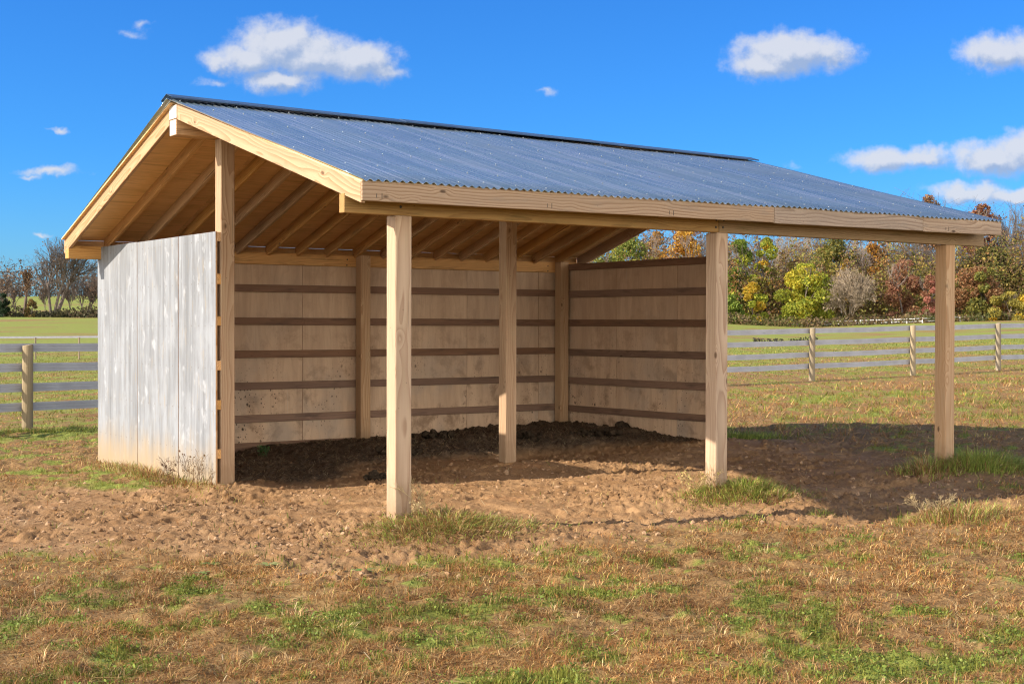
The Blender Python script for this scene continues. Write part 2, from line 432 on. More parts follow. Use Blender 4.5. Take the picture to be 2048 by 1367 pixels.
def build_ground():
    def lines(lo, hi, step, far, ratio):
        a = list(np.arange(lo, hi+1e-6, step)); s = step; v = hi
        while v < far: s *= ratio; v += s; a.append(v)
        return a
    v = lines(3.2, 19.5, .034, 3000, 1.055)
    neg = []; s = .2; x = 3.2
    while x > -60: s *= 1.25; x -= s; neg.append(x)
    v = np.array(neg[::-1]+v)
    u = lines(-6.2, 6.8, .0165, 2800, 1.09); un = []; s = .0165; x = -6.2
    while x > -2800: s *= 1.09; x -= s; un.append(x)
    u = np.array(un[::-1]+u)
    UU, VV = np.meshgrid(u, v)
    X = CAM.x+VV*FWD0.x+UU*RGT0.x; Y = CAM.y+VV*FWD0.y+UU*RGT0.y
    Z = ground_z(X.ravel(), Y.ravel()).reshape(X.shape)
    nu, nv = len(u), len(v)
    i = (np.arange(nv-1)[:, None]*nu+np.arange(nu-1)[None, :]).ravel()
    F = np.stack([i, i+1, i+nu+1, i+nu], 1)
    xf, yf = X.ravel(), Y.ravel()
    D = dirt_mask(xf, yf); M = manure_mask(xf, yf)*((np.abs(xf-3.2) < 4) & (np.abs(yf-4) < 4)); G = greenness(xf, yf)
    me = np_mesh('ground', np.stack([xf, yf, Z.ravel()], 1), F, np.stack([D, M, G], 1), True)
    o = link('ground', me, None, ground_mat()); o['kind'] = 'structure'
build_ground()

# ------------------------------------------------------------------ shed
c1, c2, r1, r2 = 3.2495, 6.3757, 3.2915, 6.5348
S = .07
SHED = thing('run_in_shed', 'open-fronted timber run-in shed with corrugated metal gable roof and plywood walls', 'shed', (3.19, 3.27, -.15))
def prism(name, poly, ext, axis, mat, parent=SHED, bevel=.004, midx=None):
    """solid from a planar polygon pushed along ext; gc = grain coordinates (along axis, across, across)"""
    poly = [Vector(p) for p in poly]; ext = Vector(ext); axis = Vector(axis).normalized()
    c = sum(poly, Vector())/len(poly)+ext/2
    bm = bmesh.new()
    a = [bm.verts.new(p-c) for p in poly]; b = [bm.verts.new(p+ext-c) for p in poly]
    n = len(poly)
    bm.faces.new(a); bm.faces.new(b[::-1])
    for i in range(n): bm.faces.new((a[i], b[i], b[(i+1) % n], a[(i+1) % n]))
    bmesh.ops.recalc_face_normals(bm, faces=bm.faces)
    if bevel: bmesh.ops.bevel(bm, geom=list(bm.edges), offset=bevel, segments=1, affect='EDGES', profile=.7)
    me = bpy.data.meshes.new(name); bm.to_mesh(me); bm.free()
    w = ext.normalized(); w = (w-axis*w.dot(axis))
    if w.length < 1e-3:
        w = (poly[1]-poly[0]); w = w-axis*w.dot(axis)
        if w.length < 1e-3: w = poly[2]-poly[1]; w = w-axis*w.dot(axis)
    w.normalize(); u = axis.cross(w)
    grain(me, c, axis, w, u)
    o = link(name, me, parent, mat); o.location = c-(parent.location if parent else Vector())
    return o
def grain(me, c, axis, w, u, origin=None):
    at = me.attributes.new('gc', 'FLOAT_VECTOR', 'POINT')
    co = np.empty(len(me.vertices)*3, np.float32); me.vertices.foreach_get('co', co); co = co.reshape(-1, 3)
    if origin is not None: co = co+np.array(c)-np.array(origin)
    g = np.stack([co@np.array(axis), co@np.array(w), co@np.array(u)], 1).astype(np.float32)
    at.data.foreach_set('vector', g.ravel())
M_ENDGRAIN = wood('weathered_end_grain', (.44, .42, .39), (.27, .25, .225), .95, ring=.009)
def weather_ends(o, n=(-1, 0, 0)):
    o.data.materials.append(M_ENDGRAIN)
    for f in o.data.polygons:
        if f.normal.dot(Vector(n)) > .9: f.material_index = 1
    return o
def box(name, lo, hi, axis, mat, parent=SHED, bevel=.004):
    (x0, y0, z0), (x1, y1, z1) = lo, hi
    return prism(name, [(x0, y0, z0), (x1, y0, z0), (x1, y1, z0), (x0, y1, z0)], (0, 0, z1-z0), axis, mat, parent, bevel)

# posts
for (px, py, top) in [(0, 0, 2.226), (c1, 0, 2.226), (c2, 0, 2.226), (-.002, r1, 3.165), (c1, r1, 3.165), (c2-.03, r1+.02, 3.165), (0, r2, 2.29), (c1-.01, r2, 2.29), (c2+.02, r2, 2.29)]:
    tw = random.uniform(-.006, .006)
    box('post', (px-S+tw, py-S, -.7), (px+S+tw, py+S, top), (0, 0, 1), M_POST, bevel=.006)

# roof surface (slightly out of square, as built)
EY, RY = -.3525, 6.6867
def ridge_z(x): return 3.502+(3.434-3.502)*(x+.58)/7.45
def eave_z(x): return 2.452+(2.478-2.452)*(x+.51)/7.34
def reave_z(x): return 2.389+(2.40-2.389)*(x+.51)/7.34
def roof_z(x, y):
    if y <= r1: return eave_z(x)+(y-EY)/(r1-EY)*(ridge_z(x)-eave_z(x))
    return reave_z(x)+(RY-y)/(RY-r1)*(ridge_z(x)-reave_z(x))
def xl(y): t = (y-EY)/(r1-EY) if y < r1 else (RY-y)/(RY-r1); return -.51-.07*t
def xr(y): t = (y-EY)/(r1-EY) if y < r1 else (RY-y)/(RY-r1); return 6.826+.047*t

# beams
box('front_beam', (-.506, -.072, 2.226), (3.2, .008, 2.368), (1, 0, 0), M_BEAM)
box('front_beam', (3.203, -.072, 2.226), (6.905, .008, 2.378), (1, 0, 0), M_BEAM)
weather_ends(box('ridge_beam', (-.5, 3.262, 3.165), (6.80, 3.428, 3.312), (1, 0, 0), M_RAFTER))
weather_ends(box('ridge_board', (-.503, 3.243, 3.315), (6.78, 3.436, 3.445), (1, 0, 0), M_FASCIA))
box('rear_beam', (-.50, 6.606, 2.146), (6.86, 6.644, 2.292), (1, 0, 0), M_RAFTER)
box('rear_beam', (-.499, 6.53, 2.146), (-.085, 6.603, 2.29), (1, 0, 0), M_RAFTER)
# rafters, 16 inches apart
nR = 19
RX = [-.462+k*(6.79+.462-.038)/(nR-1) for k in range(nR)]
DK = .034      # metal + deck above the rafter
for k, x in enumerate(RX):
    end = k in (0, nR-1)
    mat = M_RAKE if end else M_RAFTER
    w = .038
    x0 = x-.038 if k == 0 else x
    d = .15 if end else .128
    xm = x0+.019
    def rz(y): return roof_z(xm, y)-DK
    y0, y1 = (-.313, 3.238)
    prism('rake_board' if end else 'rafter', [(x0, y0, rz(y0)-d), (x0, y1, rz(y1)-d), (x0, y1, rz(y1)), (x0, y0, rz(y0))], (w, 0, 0), (0, y1-y0, rz(y1)-rz(y0)), mat)
    y0, y1 = (3.441, 6.69 if end else 6.645)
    prism('rake_board' if end else 'rafter', [(x0, y0, rz(y0)-d), (x0, y1, rz(y1)-d), (x0, y1, rz(y1)), (x0, y0, rz(y0))], (w, 0, 0), (0, y1-y0, rz(y1)-rz(y0)), mat)
# fascia boards: front in three lengths, rear one
fx = [-.502, 3.62, 5.62, 6.835]
for a, b2 in zip(fx[:-1], fx[1:]):
    za, zb = eave_z(a), eave_z(b2)
    fa = prism('fascia_board', [(a+.0015, -.335, za-.158), (b2-.0015, -.335, zb-.152), (b2-.0015, -.335, zb-.014), (a+.0015, -.335, za-.014)], (0, .02, 0), (1, 0, 0), M_FASCIA)
prism('rear_fascia', [(-.45, 6.650, 2.255), (6.74, 6.650, 2.262), (6.74, 6.650, 2.368), (-.45, 6.650, 2.357)], (0, .02, 0), (1, 0, 0), M_RAFTER)
# plywood deck under the metal, one sheet course per part
def deck(y0, y1):
    NS = 6
    for i in range(NS):
        x_0 = -.497 if y1 < r1 else -.535
        a = x_0+(6.84-x_0)*i/NS; b2 = x_0+(6.84-x_0)*(i+1)/NS-.004
        dz = -.034
        def q(x, y): return (x, y, roof_z(x, y)+dz+.001)
        prism('roof_deck', [q(a, y0), q(b2, y0), q(b2, y1), q(a, y1)], (0, 0, .013), (1, 0, 0), M_DECK, bevel=0)
deck(-.325, 1.4); deck(1.404, 3.25); deck(3.33, 5.0); deck(5.004, 6.675)
# corrugated sheets
PITCH_C, AMP = .0678, .0088
def corrugated(name, ya, yb):
    nx = int(7.45/PITCH_C*8); ny = 10
    V = []; G = []
    sl = math.hypot(yb-ya, ridge_z(3)-eave_z(3))
    for j in range(ny+1):
        s = j/ny; y = ya+(yb-ya)*s
        for i in range(nx+1):
            tt = i/nx; x = xl(y)+(xr(y)-xl(y))*tt
            xx = tt*7.42
            sheet = math.floor(xx/.61)
            wave = AMP*math.cos(2*math.pi*xx/PITCH_C)
            dent = .003*(math.sin(xx*3.1+s*5+sheet)+math.sin(s*9+xx*1.7))
            yy = y
            if abs(y-EY) < 1e-4: yy = y+.006*math.sin(sheet*2.3)
            V.append((x, yy, roof_z(x, y)-.010+wave+dent)); G.append((xx, s*sl, 0))
    F = []
    for j in range(ny):
        for i in range(nx):
            a = j*(nx+1)+i; F.append((a, a+1, a+nx+2, a+nx+1) if yb > ya else (a, a+nx+1, a+nx+2, a+1))
    V = np.array(V)-np.array(SHED.location)
    nF = len(F); nV = len(V)
    # screws: small hexagonal caps on the crowns
    SV, SF = [], []
    rows = [.03, .16, .33, .5, .67, .84, .955]
    ncr = int(7.42/PITCH_C)
    for r, s in enumerate(rows):
        for k in range(1+2*(r % 2), ncr, 4):
            if random.random() < .12: continue
            ss = s+random.uniform(-.012, .012)
            tt = k*PITCH_C/7.42; y = ya+(yb-ya)*ss; x = xl(y)+(xr(y)-xl(y))*tt
            p = Vector((x, y, roof_z(x, y)-.010+AMP+.002))-SHED.location
            b0 = len(SV)
            for rad, h in ((.0075, 0), (.0065, .003), (.004, .0035), (.0035, .006)):
                for q in range(6): SV.append((p.x+rad*math.cos(q*1.047), p.y+rad*math.sin(q*1.047), p.z+h))
            for l in range(3):
                for q in range(6):
                    a = b0+l*6+q; c = b0+l*6+(q+1) % 6; SF.append((a, c, c+6, a+6))
            SF.append((b0+18, b0+19, b0+20, b0+21)); SF.append((b0+18, b0+21, b0+22, b0+23))
    me = np_mesh(name, V, np.array(F), None, True)
    at = me.attributes.new('gc', 'FLOAT_VECTOR', 'POINT'); at.data.foreach_set('vector', np.array(G, np.float32).ravel())
    o = link(name, me, SHED, M_ROOF)
    md = o.modifiers.new('thickness', 'SOLIDIFY'); md.thickness = .002; md.offset = -1
    sc = link('roof_screws', np_mesh('roof_screws', np.array(SV), np.array(SF)), o, M_SCREW); sc['kind'] = 'stuff'
corrugated('roof_sheet', EY, 3.28); corrugated('roof_sheet', RY, 3.30)
# ridge cap: folded flashing
def ridge_cap():
    prof = [(-.132, -.022), (-.126, -.010), (-.02, .022), (0, .030), (.02, .022), (.126, -.014), (.132, -.026)]
    prof = [(y, z) for y, z in prof]
    xs = [-.585, 1.9, 1.902, 4.4, 4.402, 6.875]
    V, F = [], []
    for i, x in enumerate(xs):
        for y, z in prof:
            lift = .004 if i in (2, 3) else 0
            V.append((x, r1+y, ridge_z(x)+.004+z+lift+(.0)))
    n = len(prof)
    for i in range(len(xs)-1):
        for k in range(n-1): F.append((i*n+k, (i+1)*n+k, (i+1)*n+k+1, i*n+k+1))
    V = np.array(V)-np.array(SHED.location)
    me = np_mesh('ridge_cap', V, np.array(F))
    o = link('ridge_cap', me, SHED, M_CAP)
    md = o.modifiers.new('thickness', 'SOLIDIFY'); md.thickness = .003; md.offset = 1
ridge_cap()

# girts (horizontal rails) on the outside of the posts
GZ = [(.22, .309), (.617, .706), (1.006, 1.095), (1.404, 1.493), (1.811, 1.90)]
for a, b2 in GZ:
    o = box('girt', (-.068, r2+S, a), (6.445, r2+S+.038, b2), (1, 0, 0), M_GIRT)
    o.rotation_euler.y = random.uniform(-.0016, .0016)
box('skirt_board', (-.068, r2+S, -.3), (6.445, r2+S+.038, -.03), (1, 0, 0), M_GIRT)
for a, b2 in [(.141, .231), (.604, .694), (.976, 1.066), (1.396, 1.485), (1.787, 1.885), (2.19, 2.278)]:
    box('girt', (-S-.040, r1-S+.004, a), (-S-.0005, r2+S-.002, b2), (0, 1, 0), M_RAFTER)
for k, (a, b2) in enumerate([(.212, .296), (.60, .69), (.99, 1.08), (1.395, 1.485), (1.79, 1.885), (2.17, 2.262)]):
    o = box('girt', (c2+S+.02, 3.402, a), (c2+S+.058, r2+S-.002, b2), (0, 1, 0), M_GIRT)
    o.rotation_euler.x = random.uniform(-.004, .004)
# plywood panels: weathered outside, plain inside
def panel(name, lo, hi, hdir, inner_normal, top2=None):
    (x0, y0, z0), (x1, y1, z1) = lo, hi
    bm = bmesh.new(); bmesh.ops.create_cube(bm, size=1)
    for v in bm.verts:
        v.co = Vector((x0+(v.co.x+.5)*(x1-x0), y0+(v.co.y+.5)*(y1-y0), z0+(v.co.z+.5)*(z1-z0)))
    c = Vector(((x0+x1)/2, (y0+y1)/2, (z0+z1)/2))
    if top2 is not None:
        for v in bm.verts:
            if v.co.z > c.z: v.co.z = top2(v.co)
    for v in bm.verts: v.co -= c
    bm.normal_update()
    inn = Vector(inner_normal)
    for f in bm.faces: f.material_index = 1 if f.normal.dot(inn) > .9 else (0 if f.normal.dot(inn) < -.9 else 2)
    me = bpy.data.meshes.new(name); bm.to_mesh(me); bm.free()
    seed = Vector((0, random.uniform(-3, 3)*0, random.uniform(0, 20)))
    at = me.attributes.new('gc', 'FLOAT_VECTOR', 'POINT')
    off = random.uniform(0, 30)
    g = []
    for v in me.vertices:
        p = v.co+c; g += [p.z, p.dot(Vector(hdir)), off]
    at.data.foreach_set('vector', np.array(g, np.float32))
    o = link(name, me, SHED, [M_PLYOUT, M_PLYIN, M_RAKE]); o.location = c-SHED.location
    return o
XO = -.1265
ys = [6.655, 5.3515, 4.173, 3.2215]
for a, b2 in zip(ys[1:], ys[:-1]):
    panel('siding_panel', (XO-random.uniform(0,.004), a+.007, -.75), (XO+.0155, b2-.005, 2.283+random.uniform(-.002, .002)), (0, 1, 0), (1, 0, 0))
yb = r2+S+.0395
xs = [-.108, 1.222, 2.444, 3.663, 4.882, 6.067, 6.5055]
for a, b2 in zip(xs[:-1], xs[1:]):
    panel('siding_panel', (a+.0025, yb, -.5), (b2-.0025, yb+.0155, 2.24), (1, 0, 0), (0, -1, 0))
xb = c2+S+.0595
for a, b2 in [(3.40, 4.233), (4.233, 5.452), (5.452, 6.655)]:
    panel('siding_panel', (xb, a+.0025, -.5), (xb+.0155, b2-.0025, 2.255), (0, 1, 0), (-1, 0, 0))
# joist-layout pencil ticks and bolts on the front timbers
def plate(name, c, sx, sz, mat, th=.0012):
    return box(name, (c[0]-sx/2, c[1]-th, c[2]-sz/2), (c[0]+sx/2, c[1], c[2]+sz/2), (0, 0, 1), mat, bevel=0)
M_PENCIL = simple('pencil', (.05, .045, .04), .8)
for x in (-.36, 1.16, 2.42, 5.98):
    for d, hgt in ((-.022, .030), (.022, .042)):
        plate('layout_mark', (x+d, -.3352, eave_z(x)-.118), .0045, hgt, M_PENCIL)
def disc(name, c, r, axis, mat, parent=SHED):
    bm = bmesh.new()
    bmesh.ops.create_cone(bm, cap_ends=True, segments=10, radius1=r, radius2=r*.7, depth=.006)
    rot = Vector((0, 0, 1)).rotation_difference(Vector(axis)).to_matrix()
    for v in bm.verts: v.co = rot@v.co
    me = bpy.data.meshes.new(name); bm.to_mesh(me); bm.free()
    o = link(name, me, parent, mat); o.location = Vector(c)-parent.location
    return o
for x, z in ((3.17, 2.335), (3.165, 2.27), (3.26, 2.335), (3.25, 2.272), (.05, 2.33), (-.03, 2.29)):
    disc('bolt_head', (x, -.0735, z), .012, (0, -1, 0), M_NAIL)
for x, z in ((3.05, 2.235), (3.045, 2.165), (3.36, 2.235), (3.365, 2.165), (6.2, 2.235), (6.2, 2.165)):
    disc('bolt_head', (x, 6.6045, z), .011, (0, -1, 0), M_NAIL)

# ------------------------------------------------------------------ fences
def at(px, V):
    """world x, y at a bearing (px on the 2048 scale) and forward distance V"""
    p = CAM+FWD0*V+RGT0*((px-1024)/FPX*V); return p.x, p.y
def zrow(y, V): return CAM.z+(651.2-y)/FPX*V
def strip_rail(name, pts, h, th, mat, parent, grooves=True):
    """ribbon rail following pts (centre line), with two shallow grooves along the face"""
    prof = [(-.5, 0)] + ([(-.2, 0), (-.17, -.35), (-.14, 0), (.14, 0), (.17, -.35), (.2, 0)] if grooves else []) + [(.5, 0)]
    V, F = [], []
    n = len(prof)
    for i, p in enumerate(pts):
        d = (pts[min(i+1, len(pts)-1)]-pts[max(i-1, 0)]); d.z = 0; d.normalize(); nn = Vector((d.y, -d.x, 0))
        for zz, oo in prof: V.append(p+Vector((0, 0, zz*h))+nn*(th*(.5+oo)))
        for zz, oo in reversed(prof): V.append(p+Vector((0, 0, zz*h))-nn*(th*(.5+oo)))
    m = 2*n
    for i in range(len(pts)-1):
        for k in range(m): F.append((i*m+k, i*m+(k+1) % m, (i+1)*m+(k+1) % m, (i+1)*m+k))
    V = np.array([tuple(v-parent.location) for v in V])
    return link(name, np_mesh(name, V, np.array(F)), parent, mat)
def round_post(name, base, h, r, mat, parent, lean=(0, 0)):
    V, F = [], []; n = 12
    rings = [(-.5, 1.02), (0, 1.02), (h*.5, 1.0), (h-.012, .97), (h, .9)]
    for z, s in rings:
        for k in range(n):
            a = 2*math.pi*k/n; rr = r*s*(1+.03*math.sin(k*2.3))
            V.append((base.x+rr*math.cos(a)+lean[0]*z, base.y+rr*math.sin(a)+lean[1]*z, base.z+z+.012*math.cos(a)*(1 if z > h*.9 else 0)))
    for i in range(len(rings)-1):
        for k in range(n): F.append((i*n+k, i*n+(k+1) % n, (i+1)*n+(k+1) % n, (i+1)*n+k))
    top = len(V); V.append((base.x+lean[0]*h, base.y+lean[1]*h, base.z+h))
    me = bpy.data.meshes.new(name)
    L = parent.location
    me.from_pydata([(v[0]-L.x, v[1]-L.y, v[2]-L.z) for v in V], [], F+[((len(rings)-1)*n+k, (len(rings)-1)*n+(k+1) % n, top) for k in range(n)])
    me.update()
    for p in me.polygons: p.use_smooth = len(p.vertices) == 4
    grain(me, base, Vector((0, 0, 1)), Vector((1, 0, 0)), Vector((0, 1, 0)))
    return link(name, me, parent, mat)
FP = [(-6.6, 10.5), (-2.95, 11.48), (.68, 12.45), (4.3, 13.4), (7.9, 14.25), (11.3, 14.9), (14.2, 15.3), (17.29, 15.5), (20.99, 15.57), (24.69, 15.43), (28.39, 15.46), (32.1, 15.5), (35.8, 15.55), (39.5, 15.6)]
FENCE = thing('paddock_fence', 'long fence of round wooden posts and four grey ribbon rails behind the shed', 'fence', (10.45, 12.66, -.1))
fpost = {}
for k, (x, y) in enumerate(FP):
    z = float(base_z(np.array([x]), np.array([y]))[0]); hgt = 1.34 if k != 2 else 1.31
    fpost[k] = (z, round_post('fence_post', Vector((x, y, z)), hgt, .076 if k != 2 else .083, M_FENCEPOST, FENCE, (random.uniform(-.015, .015), random.uniform(-.015, .015))))
strap = None
for zr in (.37, .66, .965, 1.265):
    pts = []
    for k in range(len(FP)-1):
        dv = Vector((FP[k+1][0]-FP[k][0], FP[k+1][1]-FP[k][1], 0)).normalized(); nrm = Vector((-dv.y, dv.x, 0))
        a = Vector((*FP[k], fpost[k][0])); b2 = Vector((*FP[k+1], fpost[k+1][0]))
        for s in range(4):
            t = s/4; p = a.lerp(b2, t); p.z += zr-.012*math.sin(math.pi*t)+random.uniform(-.004, .004); pts.append(p+nrm*.088)
    p = Vector((*FP[-1], fpost[len(FP)-1][0]+zr)); pts.append(p+nrm*.088)
    strip_rail('fence_rail', pts, .128, .012, M_RAIL, FENCE)
# black strap round the near post
zP = fpost[2][0]
def ring(name, c, r, h, mat, parent):
    V, F = [], []; n = 14
    for z in (-h/2, h/2):
        for k in range(n): V.append((c.x+r*math.cos(2*math.pi*k/n), c.y+r*math.sin(2*math.pi*k/n), c.z+z))
    for k in range(n): F.append((k, (k+1) % n, n+(k+1) % n, n+k))
    V = np.array(V)-np.array(parent.location)
    o = link(name, np_mesh(name, V, np.array(F), None, True), parent, mat)
    md = o.modifiers.new('t', 'SOLIDIFY'); md.thickness = .006; md.offset = 1
ring('strap', Vector((.682, 12.452, zP+.955)), .0855, .045, M_BLACK, fpost[2][1])
fpost[2][1]['label'] = 'fence post with a black strap round it, left of the shed'

def far_fence(name, label, spec, h, zs, rail_h, mat, pw, pm):
    P0 = []
    for px, V in spec:
        x, y = at(px, V); P0.append(Vector((x, y, float(base_z(np.array([x]), np.array([y]))[0]))))
    mid = P0[len(P0)//2]
    t = thing(name, label, 'fence', mid)
    for p in P0:
        prism('fence_post', [p+Vector((-pw, -pw, -.3)), p+Vector((pw, -pw, -.3)), p+Vector((pw, pw, -.3)), p+Vector((-pw, pw, -.3))], (0, 0, h+.3), (0, 0, 1), pm, t, 0)
    for z in zs:
        strip_rail('fence_rail', [p+Vector((0, .12, z)) for p in P0], rail_h, .03, mat, t, False)
far_fence('board_fence', 'far pale board fence curving along the foot of the autumn wood', [(1560, 300), (1590, 299), (1622, 298), (1653, 297), (1686, 296), (1721, 295), (1753, 294), (1784, 293), (1814, 292), (1845, 291), (1880, 292), (1920, 294), (1965, 296), (2010, 300), (2060, 304)], 1.12, (.42, .98), .19, M_RAILW, .10, M_RAILW)
far_fence('ribbon_fence', 'low thin rail fence across the field beyond the strapped post', [(-60, 74), (-14, 74), (71, 74), (158, 74), (244, 74)], 1.16, (.62, 1.18), .10, M_RAILFAR, .035, M_FENCEPOST)

# ------------------------------------------------------------------ trees
def tubes(segs, sides=4):
    """segs: list of (p0, p1, r0, r1) -> verts, quads"""
    n = len(segs)
    A = np.array([tuple(s[0]) for s in segs]); B = np.array([tuple(s[1]) for s in segs])
    R0 = np.array([s[2] for s in segs]); R1 = np.array([s[3] for s in segs])
    d = B-A; d /= np.linalg.norm(d, axis=1, keepdims=True)+1e-9
    ref = np.where(np.abs(d[:, 2:3]) < .9, np.array([[0, 0, 1.]]), np.array([[1., 0, 0]]))
    u = np.cross(d, ref); u /= np.linalg.norm(u, axis=1, keepdims=True); w = np.cross(d, u)
    V = np.zeros((n, 2*sides, 3))
    for k in range(sides):
        a = 2*math.pi*k/sides; o = u*math.cos(a)+w*math.sin(a)
        V[:, k] = A+o*R0[:, None]; V[:, sides+k] = B+o*R1[:, None]
    b = (np.arange(n)*2*sides)[:, None]
    F = np.concatenate([b+np.array([[k, (k+1) % sides, sides+(k+1) % sides, sides+k]]) for k in range(sides)], 0)
    return V.reshape(-1, 3), F
def branch(segs, p, d, L, r, depth, maxd, spread, up, rnd, tips, nseg=3):
    q = p.copy(); dd = d.copy(); rr = r
    for s in range(nseg):
        dd = (dd+Vector((rnd.gauss(0, .13), rnd.gauss(0, .13), rnd.gauss(0, .08)+up*.06))).normalized()
        q2 = q+dd*(L/nseg); r2_ = rr*(.86 if depth else .93)
        segs.append((q, q2, rr, r2_)); q, rr = q2, r2_
        if depth < maxd and (s > 0 or depth > 0):
            for _ in range(1 if rnd.random() < .7 else 2):
                ax = Vector((rnd.gauss(0, 1), rnd.gauss(0, 1), rnd.gauss(0, .6))).normalized()
                nd = (dd+ax*spread+Vector((0, 0, up*.25))).normalized()
                branch(segs, q, nd, L*rnd.uniform(.5, .75), rr*.58, depth+1, maxd, spread, up, rnd, tips, nseg)
    if depth < maxd:
        for _ in range(2):
            ax = Vector((rnd.gauss(0, 1), rnd.gauss(0, 1), rnd.gauss(0, .6))).normalized()
            branch(segs, q, (dd+ax*spread*.8).normalized(), L*.68, rr*.7, depth+1, maxd, spread, up, rnd, tips, nseg)
    else: tips.append(q)
def quads(P, size, cols, nrm=None, flat=.5):
    n = len(P)
    N = rng.normal(size=(n, 3))
    if nrm is not None: N = N*flat+nrm
    N /= np.linalg.norm(N, axis=1, keepdims=True)+1e-9
    ref = rng.normal(size=(n, 3)); u = np.cross(N, ref); u /= np.linalg.norm(u, axis=1, keepdims=True)+1e-9; w = np.cross(N, u)
    s = np.asarray(size)[:, None]*np.ones((n, 1)); a = s*rng.uniform(.5, 1, (n, 1)); b = s*rng.uniform(.3, .7, (n, 1))
    V = np.stack([P-u*a, P-w*b+u*a*.1, P+u*a, P+w*b-u*a*.15], 1).reshape(-1, 3)
    F = np.arange(4*n).reshape(n, 4)
    return V, F, np.repeat(cols, 4, 0)
def pick(pal, n, jit=.12):
    pal = np.array(pal); c = pal[rng.integers(0, len(pal), n)]
    return np.clip(c*rng.uniform(1-jit, 1+jit, (n, 1)), 0, 1)
def ground_at(x, y): return float(base_z(np.array([x]), np.array([y]))[0])
def leafy(name, label, px, V, wpx, ytop, pal, pal2=None, n=3200, leaf=.42, low=.12, density=1., group='trees of the autumn wood', cat='tree', conic=0., bark=None, dome=1.):
    x, y = at(px, V); z0 = ground_at(x, y)-.3
    H = zrow(ytop, V)-z0; Rw = wpx*V/FPX/2
    rnd = random.Random(int(px*7+V))
    t = thing(name, label, cat, (x, y, z0), group)
    segs, tips = [], []
    trunk_r = max(.1, H*.018)
    branch(segs, Vector((0, 0, 0)), Vector((rnd.gauss(0, .05), rnd.gauss(0, .05), 1)), H*.5, trunk_r, 0, 3, .75, .5, rnd, tips)
    Vt, Ft = tubes(segs, 4)
    # keep limbs inside the crown
    f = np.clip((Rw*.9)/(np.hypot(Vt[:, 0], Vt[:, 1])+1e-6), 0, 1); Vt[:, 0] *= f; Vt[:, 1] *= f; Vt[:, 2] = np.minimum(Vt[:, 2], H*.93)
    link('trunk', np_mesh('trunk', Vt, Ft), t, bark or M_BARK)
    # crown: clumps through the volume
    nc = int(max(14, min(60, 16+Rw*H*.28)))
    C = []; CR = []; CC = []
    while len(C) < nc:
        a = rng.uniform(0, 2*math.pi); zz = rng.uniform(0, 1)
        prof = math.sin(math.pi*min(1, max(.04, (zz*.86+.16))))**.6 if not conic else (1-zz*conic)
        rad = Rw*prof*math.sqrt(rng.uniform(.12, 1))*(.86)
        C.append((rad*math.cos(a), rad*math.sin(a), H*(low+(.95-low)*zz))); CR.append(rng.uniform(.17, .33)*min(2*Rw, H)*.68); CC.append(rng.random())
    C = np.array(C); CR = np.array(CR); CC = np.array(CC)
    n = int(n*density*2.9); leaf *= .9
    k = rng.integers(0, nc, n)
    d = rng.normal(size=(n, 3)); d /= np.linalg.norm(d, axis=1, keepdims=True)
    rr = CR[k]*rng.uniform(.25, 1, n)**.45
    P = C[k]+d*rr[:, None]*np.array([1, 1, .8]); P[:, 2] = np.maximum(P[:, 2], .25)
    P[:, 2] = np.where(P[:, 2] > H, H-rng.uniform(0, .6, n), P[:, 2])
    c1_ = pick(pal, n); 
    if pal2 is not None:
        c2_ = pick(pal2, n); mixk = (CC[k] > .62)[:, None]; c1_ = np.where(mixk, c2_, c1_)
    c1_ *= (.8+.4*CC[k])[:, None]
    Vq, Fq, Cq = quads(P, leaf*rng.uniform(.55, 1.25, n), c1_, d*.7, 1.)
    link('crown', np_mesh('crown', Vq, Fq, Cq), t, M_LEAF)
    return t
def bare(name, label, px, V, wpx, ytop, depth=4, r=.22, spread=.62, up=.5, trunks=1, mat=None, leaves=0, lpal=None, group='leafless trees', cat='tree', tip_r=.012, leaf=.3):
    x, y = at(px, V); z0 = ground_at(x, y)-.3
    H = zrow(ytop, V)-z0; Rw = wpx*V/FPX/2
    rnd = random.Random(int(px*13+V))
    t = thing(name, label, cat, (x, y, z0), group)
    segs, tips = [], []
    for k in range(trunks):
        a = 2*math.pi*k/max(1, trunks)+rnd.random(); off = Vector((math.cos(a), math.sin(a), 0))*(.5 if trunks > 1 else 0)
        d = Vector((off.x*.5+rnd.gauss(0, .05), off.y*.5+rnd.gauss(0, .05), 1)).normalized()
        branch(segs, off, d, H*.34, r*(1 if k == 0 else .75), 0, depth, spread, up, rnd, tips)
    V_ = np.array([tuple(s[1]) for s in segs]); hz = V_[:, 2].max(); hr = np.percentile(np.hypot(V_[:, 0], V_[:, 1]), 97)
    sz = H/hz; sr = Rw/hr
    segs = [(Vector((a.x*sr, a.y*sr, a.z*sz)), Vector((b.x*sr, b.y*sr, b.z*sz)), max(r0, tip_r), max(r1_, tip_r)) for a, b, r0, r1_ in segs]
    Vt, Ft = tubes([s for s in segs if s[2] >= r*.3], 5)
    link('trunk', np_mesh('trunk', Vt, Ft), t, mat or M_BARK)
    tw = [s for s in segs if s[2] < r*.3]
    if tw:
        Vt, Ft = tubes(tw, 3)
        link('branches', np_mesh('branches', Vt, Ft), t, mat or M_BARK)
    if leaves:
        T = np.array([(a.x*sr, a.y*sr, a.z*sz) for a in tips]); k = rng.integers(0, len(T), leaves)
        P = T[k]+rng.normal(0, .35, (leaves, 3))
        Vq, Fq, Cq = quads(P, leaf*rng.uniform(.5, 1.1, leaves), pick(lpal, leaves))
        link('leaves', np_mesh('leaves', Vq, Fq, Cq), t, M_LEAF)
    return t
YG = [(.30, .32, .035), (.24, .27, .03), (.36, .34, .04), (.18, .22, .03)]
